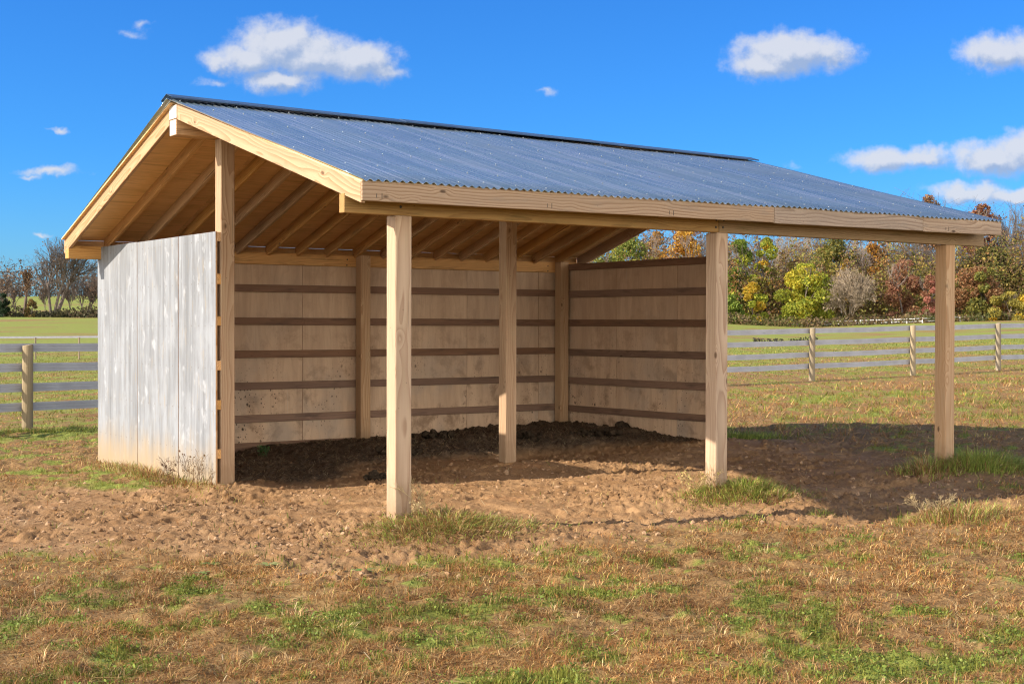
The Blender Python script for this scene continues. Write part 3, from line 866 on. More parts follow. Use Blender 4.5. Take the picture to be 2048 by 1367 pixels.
YEL = [(.48, .33, .03), (.42, .30, .03), (.36, .29, .035), (.50, .28, .03)]
GRN = [(.15, .22, .035), (.20, .27, .04), (.11, .17, .03), (.26, .29, .05)]
ORG = [(.42, .20, .03), (.48, .25, .035), (.36, .15, .025), (.30, .17, .04)]
RUS = [(.25, .115, .05), (.30, .15, .065), (.20, .10, .045), (.27, .17, .08)]
RED = [(.27, .115, .065), (.32, .15, .09), (.22, .10, .055), (.30, .18, .10)]
OLV = [(.14, .14, .03), (.18, .17, .035), (.10, .11, .03), (.22, .18, .04)]
BRN = [(.17, .10, .055), (.21, .13, .07), (.13, .08, .05)]
DKR = [(.17, .05, .03), (.21, .07, .04), (.13, .045, .03)]
GRY = [(.30, .22, .13), (.25, .18, .11), (.35, .27, .17)]
leafy('broadleaf_tree', 'large round yellow-green tree at the front edge of the wood', 1612, 302, 132, 526, YG, [(.36, .32, .035), (.30, .30, .03), (.42, .32, .03)], 5200, .44, .04)
leafy('broadleaf_tree', 'rusty red tree left of the right-hand front post of the shed', 1808, 305, 88, 518, RED, RUS, 2800, .40, .05)
leafy('broadleaf_tree', 'small pinkish red tree just left of the right-hand front post', 1860, 300, 48, 548, RED, [(.34, .14, .10)], 1500, .38, .03)
leafy('broadleaf_tree', 'broad red-brown and green tree right of the right-hand front post', 1958, 300, 112, 532, RUS, OLV, 4200, .42, .03)
leafy('shrub', 'spreading yellow-olive shrub at the right edge below the red-brown tree', 2016, 294, 118, 582, [(.36, .28, .05), (.28, .24, .05), (.22, .2, .05)], YEL, 2600, .36, .02, cat='shrub', group='shrubs along the wood edge')
leafy('broadleaf_tree', 'small golden yellow tree between the middle front post and the round tree', 1505, 300, 56, 562, YEL, YG, 1900, .38, .03)
leafy('broadleaf_tree', 'low green tree touching the middle front post', 1462, 298, 50, 590, GRN, None, 1500, .38, .03)
leafy('broadleaf_tree', 'tall bright yellow-green tree directly right of the middle front post', 1478, 322, 84, 478, GRN, YG, 3600, .44, .05)
leafy('broadleaf_tree', 'tall yellow tree with pointed top right of the middle front post', 1533, 326, 62, 470, YG, YEL, 3000, .42, .05)
leafy('broadleaf_tree', 'russet brown tree behind the left side of the round yellow-green tree', 1590, 330, 62, 508, RUS, BRN, 1900, .40, .05)
leafy('broadleaf_tree', 'small golden tree peeping over the round yellow-green tree', 1686, 316, 34, 520, [(.46, .30, .05)], None, 700, .36, .3)
leafy('broadleaf_tree', 'wide olive green tree behind the round yellow-green tree', 1668, 345, 122, 476, OLV, [(.24, .22, .04)], 4200, .46, .15)
leafy('broadleaf_tree', 'orange-brown tree behind the pale leafless tree', 1745, 340, 78, 484, ORG, BRN, 2200, .42, .1)
leafy('broadleaf_tree', 'dark olive tree behind the red-brown and green tree', 1975, 330, 150, 492, [(.09, .085, .025), (.12, .105, .03), (.07, .07, .022)], None, 4600, .46, .05)
leafy('broadleaf_tree', 'dark olive tree cut by the right edge of the picture', 2075, 326, 110, 520, [(.09, .085, .025), (.12, .1, .03)], BRN, 2800, .46, .05)
leafy('broadleaf_tree', 'big orange tree seen over the right-hand wall of the shed', 1368, 330, 104, 460, ORG, [(.50, .30, .05)], 3600, .44, .1)
leafy('broadleaf_tree', 'green tree seen in the gap between roof and right-hand wall', 1258, 322, 112, 470, [(.20, .24, .05), (.26, .28, .06), (.16, .20, .04)], [(.30, .28, .05)], 3800, .44, .1)
leafy('broadleaf_tree', 'tan orange tree rising between the green and the big orange tree', 1312, 350, 60, 458, [(.36, .20, .07), (.30, .18, .06)], None, 1700, .42, .3)
leafy('broadleaf_tree', 'thin pale green tree at the lower end of the roof gap', 1190, 318, 72, 494, [(.26, .26, .07), (.2, .23, .06)], None, 1400, .42, .1)
leafy('broadleaf_tree', 'brown crowned tree showing above the right half of the metal roof', 1856, 380, 74, 384, BRN, RUS, 1500, .42, .55)
leafy('broadleaf_tree', 'dark maroon crowned tree showing above the right end of the roof', 1964, 350, 82, 405, DKR, RUS, 2400, .42, .5)
bare('bushy_tree', 'pale grey leafless bushy tree right of the round yellow-green tree', 1697, 300, 108, 530, 4, .2, .85, .3, 5, M_BARKPALE, 1500, GRY, tip_r=.03, leaf=.26)
bare('bare_tree', 'tall bare grey tree at the right edge above the roof end', 2026, 345, 90, 404, 4, .34, .65, .5, 3, M_BARK, tip_r=.02)
bare('bare_tree', 'slim bare tree right of the roof end beside the maroon tree', 2002, 350, 50, 430, 4, .26, .5, .7, 1, M_BARK, tip_r=.02)
bare('bare_tree', 'twiggy bare tree behind the brown crown above the roof', 1842, 385, 96, 392, 4, .3, .55, .5, 1, M_BARK, tip_r=.02)
for px, V, w, yt, lb in [(1428, 372, 60, 470, 'bare tree behind the middle front post'), (1560, 368, 66, 462, 'pale-stemmed bare tree between the yellow tree and the olive tree'), (1600, 375, 64, 455, 'bare tree with many upright stems left of the olive tree'),
      (1632, 380, 60, 460, 'purple-brown bare tree just left of the olive tree'), (1712, 372, 66, 470, 'bare tree between the olive and the orange-brown tree'), (1785, 360, 70, 470, 'tall bare tree behind the orange-brown tree'),
      (1825, 366, 70, 468, 'tall bare tree above the rusty red tree'), (1866, 358, 60, 470, 'tall bare tree behind the right-hand front post'), (1925, 372, 70, 470, 'bare tree just right of the right-hand front post')]:
    bare('bare_tree', lb, px, V, w*1.3, yt, 4, .26, .72, .45, 2, M_BARKPALE if px in (1560, 1600, 1712) else M_BARK, 160, BRN, tip_r=.022)
# left group, far side of the field
bare('bare_tree', 'big spreading bare tree with forked trunk left of the shed', 108, 250, 150, 474, 4, .40, .62, .5, 3, simple('dark_bark', (.15, .12, .10), .9, 0, .4, 3, spec=.1), 500, [(.24, .15, .09), (.2, .12, .07)], tip_r=.022, leaf=.2)
bare('bare_tree', 'smaller bare tree with brownish twigs close to the plywood wall', 172, 254, 70, 552, 4, .2, .7, .35, 3, None, 700, [(.22, .13, .08), (.25, .17, .11)], tip_r=.015, leaf=.26)
bare('bare_tree', 'low bare tree hard against the plywood wall of the shed', 208, 252, 56, 556, 4, .18, .75, .3, 2, None, 800, [(.24, .13, .09), (.2, .12, .08)], tip_r=.016, leaf=.25)
bare('dead_snag', 'vine-covered dead snag left of the big bare tree', 49, 248, 26, 540, 3, .34, .35, .6, 1, simple('snag_bark', (.11, .075, .055), .95, 0, .4, 3), 500, BRN, tip_r=.05, leaf=.3)
bare('bare_tree', 'half-bare tree with tan leaves at the left edge', 4, 256, 44, 540, 4, .26, .6, .4, 1, None, 500, [(.30, .2, .13), (.26, .17, .1)], tip_r=.016, leaf=.25)
leafy('evergreen_tree', 'dark conical evergreen at the left edge of the field', 8, 246, 36, 590, [(.025, .045, .02), (.035, .055, .028), (.02, .035, .018)], None, 1800, .4, .02, cat='tree', conic=.9, group='trees beyond the left field')
leafy('shrub', 'orange-brown shrub under the vine-covered snag', 62, 247, 26, 600, [(.22, .13, .05), (.16, .13, .04)], None, 700, .32, .02, cat='shrub', group='shrubs of the left hedgerow')
for px, lb in [(140, 'thin bare sapling right of the forked trunk'), (92, 'thin bare sapling left of the forked trunk'), (30, 'thin bare sapling near the dark evergreen')]:
    bare('sapling', lb, px, 251, 34, 570, 4, .09, .6, .5, 1, None, 60, BRN, group='saplings of the left hedgerow', tip_r=.025)

def thicket(name, spans, pal, n, leaf, hmin, hmax, sticks=0, smat=None):
    """low mixed brush that nobody could count: one object"""
    Vs, Fs, Cs = [], [], []; m = 0
    for (pa, pb, va, vb, share) in spans:
        k = int(n*share); px = rng.uniform(pa, pb, k); V = rng.uniform(va, vb, k)
        x = CAM.x+FWD0.x*V+RGT0.x*(px-1024)/FPX*V; y = CAM.y+FWD0.y*V+RGT0.y*(px-1024)/FPX*V
        hh = hmin+(hmax-hmin)*fbm(x*.16, y*.16, 91, 3)**1.5*1.8
        z = base_z(x, y)+hh*rng.uniform(0, 1, k)**.8
        tone = fbm(x*.25, y*.25, 93, 2)
        pp = np.array(pal); ci = np.clip((tone*len(pp)*1.3-.15*len(pp)+rng.normal(0, .6, k)).astype(int), 0, len(pp)-1)
        P = np.stack([x, y, z], 1)
        a, f, c = quads(P, leaf*rng.uniform(.5, 1.3, k), pp[ci]*rng.uniform(.8, 1.2, (k, 1)))
        Vs.append(a); Fs.append(f+m); Cs.append(c); m += len(a)
        if sticks:
            ks = int(sticks*share); sg = []
            for _ in range(ks):
                ppx = rng.uniform(pa, pb); vv = rng.uniform(va, vb); xx, yy = at(ppx, vv); zz = ground_at(xx, yy); hh_ = hmax*rng.uniform(.5, 1.15)
                p0 = Vector((xx, yy, zz))
                for s in range(3):
                    p1 = p0+Vector((rng.normal(0, .1)*hh_, rng.normal(0, .1)*hh_, hh_*.36)); sg.append((p0, p1, .09*(1-s*.28), .09*(1-(s+1)*.28)))
                    for _b in range(3):
                        e = p1+Vector((rng.normal(0, .16)*hh_, rng.normal(0, .16)*hh_, hh_*.14)); sg.append((p1, e, .045, .03))
                        for _c in range(2): sg.append((e, e+Vector((rng.normal(0, .09)*hh_, rng.normal(0, .09)*hh_, hh_*.08)), .03, .025))
                    p0 = p1
            tv, tf = tubes(sg, 4); Vs.append(tv); Fs.append(tf+m); Cs.append(np.tile(np.array([[.17, .13, .105]]), (len(tv), 1))*rng.uniform(.7, 1.3, (len(tv), 1))); m += len(tv)
    o = link(name, np_mesh(name, np.concatenate(Vs), np.concatenate(Fs), np.concatenate(Cs)), None, M_LEAF); o['kind'] = 'stuff'
    return o
o = thicket('undergrowth', [(1430, 2160, 290, 312, .85), (880, 1430, 300, 315, .3)], [(.08, .09, .028), (.13, .12, .04), (.20, .135, .065), (.12, .085, .05), (.16, .16, .05)], 15000, .42, .3, 2.1)
o['label'] = 'tangle of low brush along the foot of the autumn wood'
o = thicket('understory', [(880, 1430, 316, 350, .3), (1440, 2160, 314, 345, .9)], [(.13, .13, .035), (.26, .19, .045), (.17, .10, .05), (.22, .20, .05), (.12, .08, .045), (.28, .15, .05)], 70000, .42, 3.0, 17)
o['label'] = 'mixed olive and brown saplings filling the wood between the bigger trees'
o = thicket('distant_woods', [(860, 2200, 395, 470, 1.15)], [(.14, .085, .06), (.18, .11, .075), (.12, .07, .055), (.2, .13, .07)], 34000, .7, 3, 23, 300)
o['label'] = 'brown leafless woodland rising behind the coloured trees'
o = thicket('hedgerow', [(-60, 260, 246, 256, 1.)], [(.05, .05, .025), (.08, .07, .035), (.11, .08, .045), (.06, .06, .02)], 4200, .34, .2, 1.9)
o['label'] = 'dark brambles along the foot of the left bare trees'
o = thicket('distant_treeline', [(-120, 330, 600, 640, 1.)], [(.10, .085, .075), (.13, .105, .09), (.09, .075, .07), (.12, .10, .07)], 6000, .8, 3, 13, 160)
o['label'] = 'grey brown line of woods on the skyline beyond the left field'
o = thicket('brush_row', [(1505, 1568, 96, 98, .5), (1575, 1640, 104, 106, .5)], [(.05, .05, .03), (.09, .075, .045), (.12, .09, .06)], 420, .12, .12, .55)
o['label'] = 'low dark row of cut brush in the field behind the first fence'

# ------------------------------------------------------------------ grass
DRYP = np.array([(.33, .185, .068), (.26, .125, .042), (.17, .078, .03), (.42, .27, .115), (.29, .155, .058), (.50, .37, .185)])
GRNP = np.array([(.125, .155, .025), (.17, .20, .035), (.09, .12, .02), (.22, .235, .05)])
def blade_mesh(name, P, h, w, lean, az, cols, near=True):
    n = len(P)
    d = np.stack([np.cos(az), np.sin(az), np.zeros(n)], 1)
    tw = az+np.pi/2+rng.normal(0, .6, n); s = np.stack([np.cos(tw), np.sin(tw), np.zeros(n)], 1)*(w[:, None]*.5)
    up = np.array([[0, 0, 1.]])
    tip = P+d*(lean*h)[:, None]+up*(h*1.0)[:, None]*np.maximum(.12, 1-.45*lean)[:, None]
    if near:
        mid = P+d*(lean*h*.33)[:, None]+up*(h*.62)[:, None]*np.maximum(.25, 1-.3*lean)[:, None]
        V = np.stack([P-s, P+s, mid-s*.8, mid+s*.8, tip], 1).reshape(-1, 3)
        b = (np.arange(n)*5)[:, None]
        F = np.concatenate([b+np.array([[0, 1, 3]]), b+np.array([[0, 3, 2]]), b+np.array([[2, 3, 4]])], 0); k = 5
    else:
        V = np.stack([P-s, P+s, tip], 1).reshape(-1, 3); F = np.arange(3*n).reshape(n, 3); k = 3
    return np_mesh(name, V, F, np.repeat(cols, k, 0))
def scatter(n, v0, v1, amax=.46):
    V = v0*(v1/v0)**rng.random(n); a = rng.uniform(-1, 1, n)*(amax+1.1/V); U = a*V
    return CAM.x+FWD0.x*V+RGT0.x*U, CAM.y+FWD0.y*V+RGT0.y*U, V
def grass_field():
    for nm, n, v0, v1, near in (('pasture_grass', 900000, 3.6, 13, True), ('pasture_grass', 620000, 13, 95, False)):
        x, y, V = scatter(n, v0, v1)
        D = dirt_mask(x, y); M = manure_mask(x, y)*((np.abs(x-3.2) < 3.6) & (np.abs(y-4) < 3))
        inside = (x > -.2) & (x < 6.7) & (y > 3.0) & (y < 6.8)
        tuft = fbm(x*6, y*6, 101, 3); bare_ = fbm(x*1.5, y*1.5, 103, 3)
        p = (1-D)*np.clip(.3+2.2*(tuft-.36), .06, 1)*np.clip(.4+1.8*(bare_-.28), .15, 1)+D*.012
        keep = (rng.random(n) < p) & ~inside
        x, y, V, D = x[keep], y[keep], V[keep], D[keep]; n = len(x)
        G = greenness(x, y)
        isg = rng.random(n) < np.clip(G*.9+.04, 0, 1)
        cols = np.where(isg[:, None], GRNP[rng.integers(0, len(GRNP), n)], DRYP[rng.integers(0, len(DRYP), n)])*rng.uniform(.75, 1.25, (n, 1))
        # broad tonal drift of the dry sward
        dr = fbm(x*.9, y*.9, 107, 3)[:, None]+sstep(12, 22, V)[:, None]*.18; cols = cols*(.42+.98*dr)*np.array([1.04, .93, .78])
        sc = np.clip(V/6.5, .9, None)**(.8 if near else .95)
        tall = sstep(6.7, 7.6, x)*sstep(2.0, 4.0, y)*(1-sstep(12, 14, y))
        h = rng.uniform(.016, .058, n)*(.55+1.1*(fbm(x*2.4, y*2.4, 109, 3)))*(1+.9*tall)*np.minimum(sc, 2.0)**.5
        w = rng.uniform(.0022, .0052, n)*sc
        lean = np.where(isg, rng.uniform(.2, 1.1, n), rng.uniform(.5, 2.8, n))
        fl = (rng.random(n) < .07) & ~isg
        h = np.where(fl, h*1.3, h); lean = np.where(fl, rng.uniform(2.5, 4.5, n), lean); cols = np.where(fl[:, None], np.clip(cols*1.5, 0, .75), cols)
        az = rng.uniform(0, 2*np.pi, n)*.9+fbm(x*.8, y*.8, 111, 2)*6
        P = np.stack([x, y, ground_z(x, y)-.004], 1)
        o = link(nm, blade_mesh(nm, P, h, w, lean, az, cols, near), None, M_GRASS); o['kind'] = 'stuff'
        o['label'] = 'short mown-looking pasture grass, dry tan and green' if near else 'thin dry and green pasture grass out to the fences'
grass_field()
def clover():
    n = 240000
    x, y, V = scatter(n, 3.6, 12)
    G = greenness(x, y); D = dirt_mask(x, y)
    keep = (rng.random(n) < np.clip(sstep(.35, 1.0, G)*.8*sstep(.36,.56,fbm(x*9,y*9,141,2))+.03*sstep(.5,.65,fbm(x*.8,y*.8,143,2)),0,1)*(1-D)) & ~((x > -.2) & (x < 6.7) & (y > 3) & (y < 6.8))
    x, y = x[keep], y[keep]; n = len(x)
    z = ground_z(x, y)+rng.uniform(.01, .045, n)
    cols = np.array([(.11, .155, .022), (.145, .19, .03), (.08, .115, .018), (.19, .225, .045)])[rng.integers(0, 4, n)]*rng.uniform(.75, 1.25, (n, 1))
    up = np.tile(np.array([[0, 0, 1.]]), (n, 1))
    v, f, c = quads(np.stack([x, y, z], 1), rng.uniform(.006, .016, n), cols, up*1.1, .7)
    o = link('clover', np_mesh('clover', v, f, c), None, M_GRASS); o['kind'] = 'stuff'; o['label'] = 'patches of low green clover leaves in the dry turf'
clover()
def straw():
    n = 9000
    x = rng.uniform(0, 6.4, n); y = rng.uniform(3.3, 6.6, n)
    M = manure_mask(x, y); keep = rng.random(n) < M*.9+.05
    x2, y2, V2 = scatter(9000, 4, 15)
    D2 = dirt_mask(x2, y2); k2 = rng.random(len(x2)) < D2*.35+.15
    x = np.concatenate([x[keep], x2[k2]]); y = np.concatenate([y[keep], y2[k2]]); n = len(x)
    z = ground_z(x, y)+.008
    a = rng.uniform(0, np.pi, n); L = rng.uniform(.03, .16, n)*.5; w = rng.uniform(.0015, .0032, n)
    d = np.stack([np.cos(a)*L, np.sin(a)*L, rng.normal(0, .012, n)], 1); s = np.stack([-np.sin(a)*w, np.cos(a)*w, np.zeros(n)], 1)
    P = np.stack([x, y, z], 1)
    V = np.stack([P-d-s, P-d+s, P+d+s, P+d-s], 1).reshape(-1, 3)
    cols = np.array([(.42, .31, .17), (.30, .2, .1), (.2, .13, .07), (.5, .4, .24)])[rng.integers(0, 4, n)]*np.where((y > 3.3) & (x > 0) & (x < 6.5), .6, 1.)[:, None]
    o = link('straw', np_mesh('straw', V, np.arange(4*n).reshape(n, 4), np.repeat(cols, 4, 0)), None, M_GRASS); o['kind'] = 'stuff'; o['label'] = 'loose straw strewn over the soil and bedding'
straw()
def clods():
    bm = bmesh.new(); bmesh.ops.create_icosphere(bm, subdivisions=1, radius=1); bv = np.array([tuple(v.co) for v in bm.verts]); bf = np.array([[v.index for v in f.verts] for f in bm.faces]); bm.free()
    n = 60000
    x, y, V = scatter(n, 5.5, 17, .42)
    D = dirt_mask(x, y); M = manure_mask(x, y)*((np.abs(x-3.2) < 3.6) & (np.abs(y-4) < 3)); cl = fbm(x*1.6, y*1.6, 121, 3)
    keep = rng.random(n) < D*(1-M*.5)*np.clip((cl-.3)*2.2, .06, 1)
    x, y, M = x[keep], y[keep], M[keep]; n = len(x)
    r = .004+.022*rng.random(n)**4.5+.005*rng.random(n)
    z = ground_z(x, y)+r*.15
    jit = 1+rng.normal(0, .2, (n, len(bv), 1)); st = rng.uniform(.6, 1.25, (n, 1, 3)); st[:, :, 2] *= .7
    a = rng.uniform(0, 6.28, n); ca, sa = np.cos(a), np.sin(a)
    v = bv[None]*jit*st*r[:, None, None]
    vx = v[..., 0]*ca[:, None]-v[..., 1]*sa[:, None]; vy = v[..., 0]*sa[:, None]+v[..., 1]*ca[:, None]
    v = np.stack([vx, vy, v[..., 2]], 2)+np.stack([x, y, z], 1)[:, None]
    F = (bf[None]+(np.arange(n)*len(bv))[:, None, None]).reshape(-1, 3)
    base = np.array([(.26, .16, .085), (.20, .12, .062), (.32, .21, .125), (.14, .08, .042)])[rng.integers(0, 4, n)]
    base = base*(1-M[:, None])+np.array([(.06, .045, .03)])*M[:, None]
    m, t, b = material('clod_soil'); t.put(b.inputs['Base Color'], t.mix(t.mapr(t.noise(t.new('ShaderNodeNewGeometry').outputs['Position'], 60, 4, .7), .35, .7, 0, .5), t.attr('Col', 'Color'), (.2, .115, .06))); b.inputs['Roughness'].default_value = .95; b.inputs['Specular IOR Level'].default_value = .1
    o = link('soil_clods', np_mesh('soil_clods', v.reshape(-1, 3), F, np.repeat(base, len(bv), 0), False), None, m); o['kind'] = 'stuff'; o['label'] = 'crumbly clods of trodden brown soil'
clods()
def tussocks():
    nt = 3600
    cx, cy, V = scatter(nt, 3.7, 13)
    D = dirt_mask(cx, cy); keep = (rng.random(nt) < (1-D)*np.clip(.25+1.6*(fbm(cx*1.2, cy*1.2, 151, 3)-.35), .05, 1)) & ~((cx > -.3) & (cx < 6.8) & (cy > 2.8) & (cy < 6.9))
    cx, cy = cx[keep], cy[keep]; m = 46; nt = len(cx)
    rad = rng.uniform(.03, .11, nt); tone = rng.uniform(.6, 1.25, nt); ht = rng.uniform(.6, 1.3, nt); kind = rng.integers(0, 6, nt)
    k = np.repeat(np.arange(nt), m); n = len(k)
    a = rng.uniform(0, 2*np.pi, n); r = rad[k]*np.sqrt(rng.random(n))
    x = cx[k]+r*np.cos(a); y = cy[k]+r*np.sin(a)
    base = np.where(rng.random(n) < .6, kind[k], rng.integers(0, 6, n))
    grn = rng.random(n) < .10
    cols = np.where(grn[:, None], GRNP[rng.integers(0, 4, n)], DRYP[base])*tone[k][:, None]*rng.uniform(.8, 1.25, (n, 1))
    h = rng.uniform(.03, .085, n)*ht[k]
    P = np.stack([x, y, ground_z(x, y)-.005], 1)
    o = link('dry_tussocks', blade_mesh('dry_tussocks', P, h, rng.uniform(.0022, .005, n), rng.uniform(.4, 2.4, n), a+rng.normal(0, .7, n), cols, True), None, M_GRASS); o['kind'] = 'stuff'
    o['label'] = 'matted tussocks of dead tan and brown grass in the foreground'
tussocks()
# individual tufts and weeds
def tuft(name, label, cx, cy, rx, ry, n, hmin, hmax, green, cat='grass tuft', group='grass tufts round the posts', seeds=0, lean=(.3, 1.5)):
    x = cx+rng.normal(0, rx*.5, n); y = cy+rng.normal(0, ry*.5, n)
    z = ground_z(x, y)-.01; r = np.hypot((x-cx)/rx, (y-cy)/ry)
    isg = rng.random(n) < green*(.6+.8*fbm(x*5, y*5, 131, 2))
    cols = np.where(isg[:, None], GRNP[rng.integers(0, 4, n)]*1.55, DRYP[rng.integers(0, 6, n)])*rng.uniform(.75, 1.2, (n, 1))
    h = rng.uniform(hmin, hmax, n)*np.clip(1.15-.45*r, .3, 1.1)
    az = np.arctan2(y-cy, x-cx)+rng.normal(0, .9, n)
    L0 = Vector((cx, cy, gz(cx, cy)))
    P = np.stack([x-L0.x, y-L0.y, z-L0.z], 1)
    me = blade_mesh(name, P, h, rng.uniform(.0035, .007, n), rng.uniform(lean[0], lean[1], n), az, cols, True)
    o = link(name, me, None, M_GRASS); o.location = L0
    return tag(o, label, cat, group)
tuft('grass_tuft', 'dry tan and green tuft heaped round the nearest front post', .22, -.35, .75, .42, 7000, .04, .16, .38, lean=(.5, 2.0))
tuft('grass_tuft', 'pale green grassy mound round the middle front post', 3.42, -.2, .62, .36, 6500, .04, .17, .62, lean=(.4, 1.8))
tuft('grass_tuft', 'tall dark green tuft in the shade at the right-hand front post', 6.62, -.22, .6, .5, 4200, .08, .25, .85, lean=(.3, 1.5))
tuft('grass_tuft', 'grey-green tuft left of the right-hand front post', 5.95, -.1, .3, .3, 900, .08, .22, .5)
tuft('grass_tuft', 'green tuft at the far right edge beside the shaded soil', 7.2, -.75, .45, .35, 1500, .06, .2, .8)
tuft('grass_tuft', 'low bright green tuft in shade beyond the middle front post', 7.75, 4.35, .55, .4, 2200, .06, .2, .95)
tuft('grass_tuft', 'small lone green tuft on the sunlit soil right of the middle front post', 3.35, -1.15, .14, .12, 260, .03, .09, .6)
tuft('grass_tuft', 'small low tuft beside the lone one, nearer the middle front post', 2.75, -.95, .16, .1, 260, .03, .08, .75)
tuft('grass_tuft', 'wispy dry tuft along the right-hand edge of the roof shadow', 4.05, -2.0, .6, .3, 1500, .06, .2, .35)
tuft('grass_tuft', 'green grass ring at the foot of the strapped fence post', .72, 12.2, 1.2, .35, 2400, .05, .14, .9)
tuft('grass_tuft', 'dry grass fringe along the foot of the weathered plywood wall', -.24, 4.7, .22, 1.9, 3400, .04, .17, .22)
def weed(name, label, cx, cy, n, h, spread, colr, seed, leaves=0, lcol=None, cat='weed', group='weeds'):
    rnd = random.Random(seed); segs = []; tips = []
    for k in range(n):
        a = rnd.uniform(0, 6.28); d = Vector((math.cos(a)*spread, math.sin(a)*spread, 1)).normalized()
        branch(segs, Vector((rnd.gauss(0, .06), rnd.gauss(0, .06), -.01)), d, h*rnd.uniform(.22, .45), .0032, 0, 2, .7, .2, rnd, tips, 3)
    V, F = tubes([(a, b, max(r0, .0013), max(r1_, .0011)) for a, b, r0, r1_ in segs], 3)
    Cc = np.tile(np.array([colr]), (len(V), 1))*rng.uniform(.7, 1.3, (len(V), 1))
    L0 = Vector((cx, cy, gz(cx, cy)))
    t = thing(name, label, cat, L0, group)
    link('stems', np_mesh('stems', V, F, Cc), t, M_GRASS)
    if leaves:
        T = np.array([tuple(q) for q in tips]+[tuple(s[1]) for s in segs]); k = rng.integers(0, len(T), leaves)
        v, f, c = quads(T[k]+rng.normal(0, .01, (leaves, 3)), rng.uniform(.008, .02, leaves), pick(lcol, leaves))
        link('leaves', np_mesh('leaves', v, f, c), t, M_GRASS)
    return t
weed('dead_weed', 'dead brown tangle of stems against the plywood wall', -.27, 4.05, 40, .11, 1.8, (.26, .165, .085), 3, 260, [(.2, .12, .06), (.26, .17, .08)])
weed('dead_weed', 'upright dead stem with seed heads in front of the plywood seam', -.20, 3.85, 4, .40, .3, (.13, .08, .05), 5, 60, [(.14, .08, .05)])
weed('dead_weed', 'thin dead stems near the front edge of the plywood wall', -.22, 3.45, 6, .4, .5, (.24, .16, .09), 6, 30, [(.2, .13, .07)])
weed('dead_weed', 'dry branching weed left of the middle front post', 3.02, .05, 8, .32, .45, (.40, .29, .14), 8, 90, [(.45, .33, .14), (.3, .28, .08)])
weed('dead_weed', 'fine tan seed stalks beside the nearest front post', .12, -.12, 7, .42, .35, (.45, .34, .17), 9, 50, [(.5, .38, .2)])
weed('dead_weed', 'spindly tan weeds at the end of the dark shadow streak', 3.95, -1.75, 8, .3, .5, (.4, .3, .16), 10, 50, [(.4, .3, .15)])
weed('green_weed', 'dark green sprout in the shade by the back wall', 1.5, 5.75, 5, .2, .5, (.05, .10, .03), 12, 70, [(.04, .11, .03), (.05, .13, .035)])
def rosette(label, cx, cy, r, col):
    V, F, Cc = [], [], []
    rnd = random.Random(int(cx*100))
    for k in range(11):
        a = k*2.4+rnd.gauss(0, .2); L = r*rnd.uniform(.6, 1.1); wdt = L*.34; e = rnd.uniform(.15, .6)
        d = Vector((math.cos(a), math.sin(a), 0)); s = Vector((-d.y, d.x, 0))*wdt*.5; b = len(V)
        for q, (t, ws, zz) in enumerate([(.05, .2, 0), (.35, .9, e*.25), (.7, 1, e*.34), (1, .12, e*.28)]):
            for sg in (-1, 1): V.append(tuple(d*L*t+s*ws*sg+Vector((0, 0, L*zz+.012))))
        for q in range(3): F.append((b+2*q, b+2*q+1, b+2*q+3, b+2*q+2))
        Cc += [tuple(c*rnd.uniform(.8, 1.2) for c in col)]*8
    L0 = Vector((cx, cy, gz(cx, cy)))
    o = link('leaf_rosette', np_mesh('leaf_rosette', np.array(V), np.array(F), np.array(Cc), True), None, M_GRASS); o.location = L0
    tag(o, label, 'weed', 'leaf rosettes on the soil')
rosette('pale grey-green leaf rosette on the bare soil, the larger one', -1.39, -.70, .10, (.22, .25, .095))
rosette('grey-green leaf rosette left of the larger pale one', -1.70, -.46, .08, (.17, .205, .07))
rosette('flat green leaf rosette in the turf below the nearest post', -.95, -1.2, .09, (.15, .20, .06))
rosette('green leaf rosette in the dry turf right of centre', 1.9, -2.05, .10, (.17, .22, .06))
rosette('small green leaf rosette at the left end of the clover strip', -1.82, -.62, .06, (.15, .22, .08))
def dung(name, label, cx, cy, n, r, spread, seed):
    bm = bmesh.new(); rnd = random.Random(seed); n = n*2
    for k in range(n):
        s = r*rnd.uniform(.45, .95); lv = (k/n)**1.5*.6
        p = Vector((rnd.gauss(0, spread)*(1-lv*.6), rnd.gauss(0, spread)*(1-lv*.6), r*.4+lv*r*2.0))
        g = bmesh.ops.create_icosphere(bm, subdivisions=2, radius=s)
        q = [rnd.uniform(.85, 1.2) for _ in range(3)]; ph = rnd.random()*6
        for v in g['verts']:
            c = v.co; w = 1+.10*math.sin(c.x/s*4+ph)+.08*math.sin(c.y/s*5+ph*2)
            v.co = Vector((c.x*q[0]*w, c.y*q[1]*w, c.z*q[2]*w*.9))+p
    me = bpy.data.meshes.new(name); bm.to_mesh(me); bm.free()
    co = np.empty(len(me.vertices)*3, np.float32); me.vertices.foreach_get('co', co); co = co.reshape(-1, 3)
    co += (rng.random(co.shape)-.5)*r*.35; me.vertices.foreach_set('co', co.ravel()); me.update()
    o = link(name, me, None, M_DUNG); o.location = (cx, cy, gz(cx, cy)-.01)
    tag(o, label, 'dung pile', 'dung piles in the shed')
dung('dung_pile', 'dark dung pile on the shaded soil left of the nearest front post', 1.66, 3.33, 9, .05, .055, 1)
dung('dung_pile', 'black dung lump against the foot of the right-hand wall', 6.35, 5.15, 5, .05, .035, 2)
dung('dung_pile', 'black dung heap on the bedding just right of the nearest front post', 2.62, 4.62, 14, .05, .13, 3)
dung('dung_pile', 'dung heap on the bedding left of the interior post, near the back wall', 3.72, 5.6, 14, .05, .12, 4)
dung('dung_pile', 'dung heap on the bedding right of the interior post', 4.75, 5.05, 12, .055, .11, 5)
dung('dung_pile', 'wide flat dung heap in front of the right-hand wall', 5.65, 4.75, 16, .05, .15, 6)
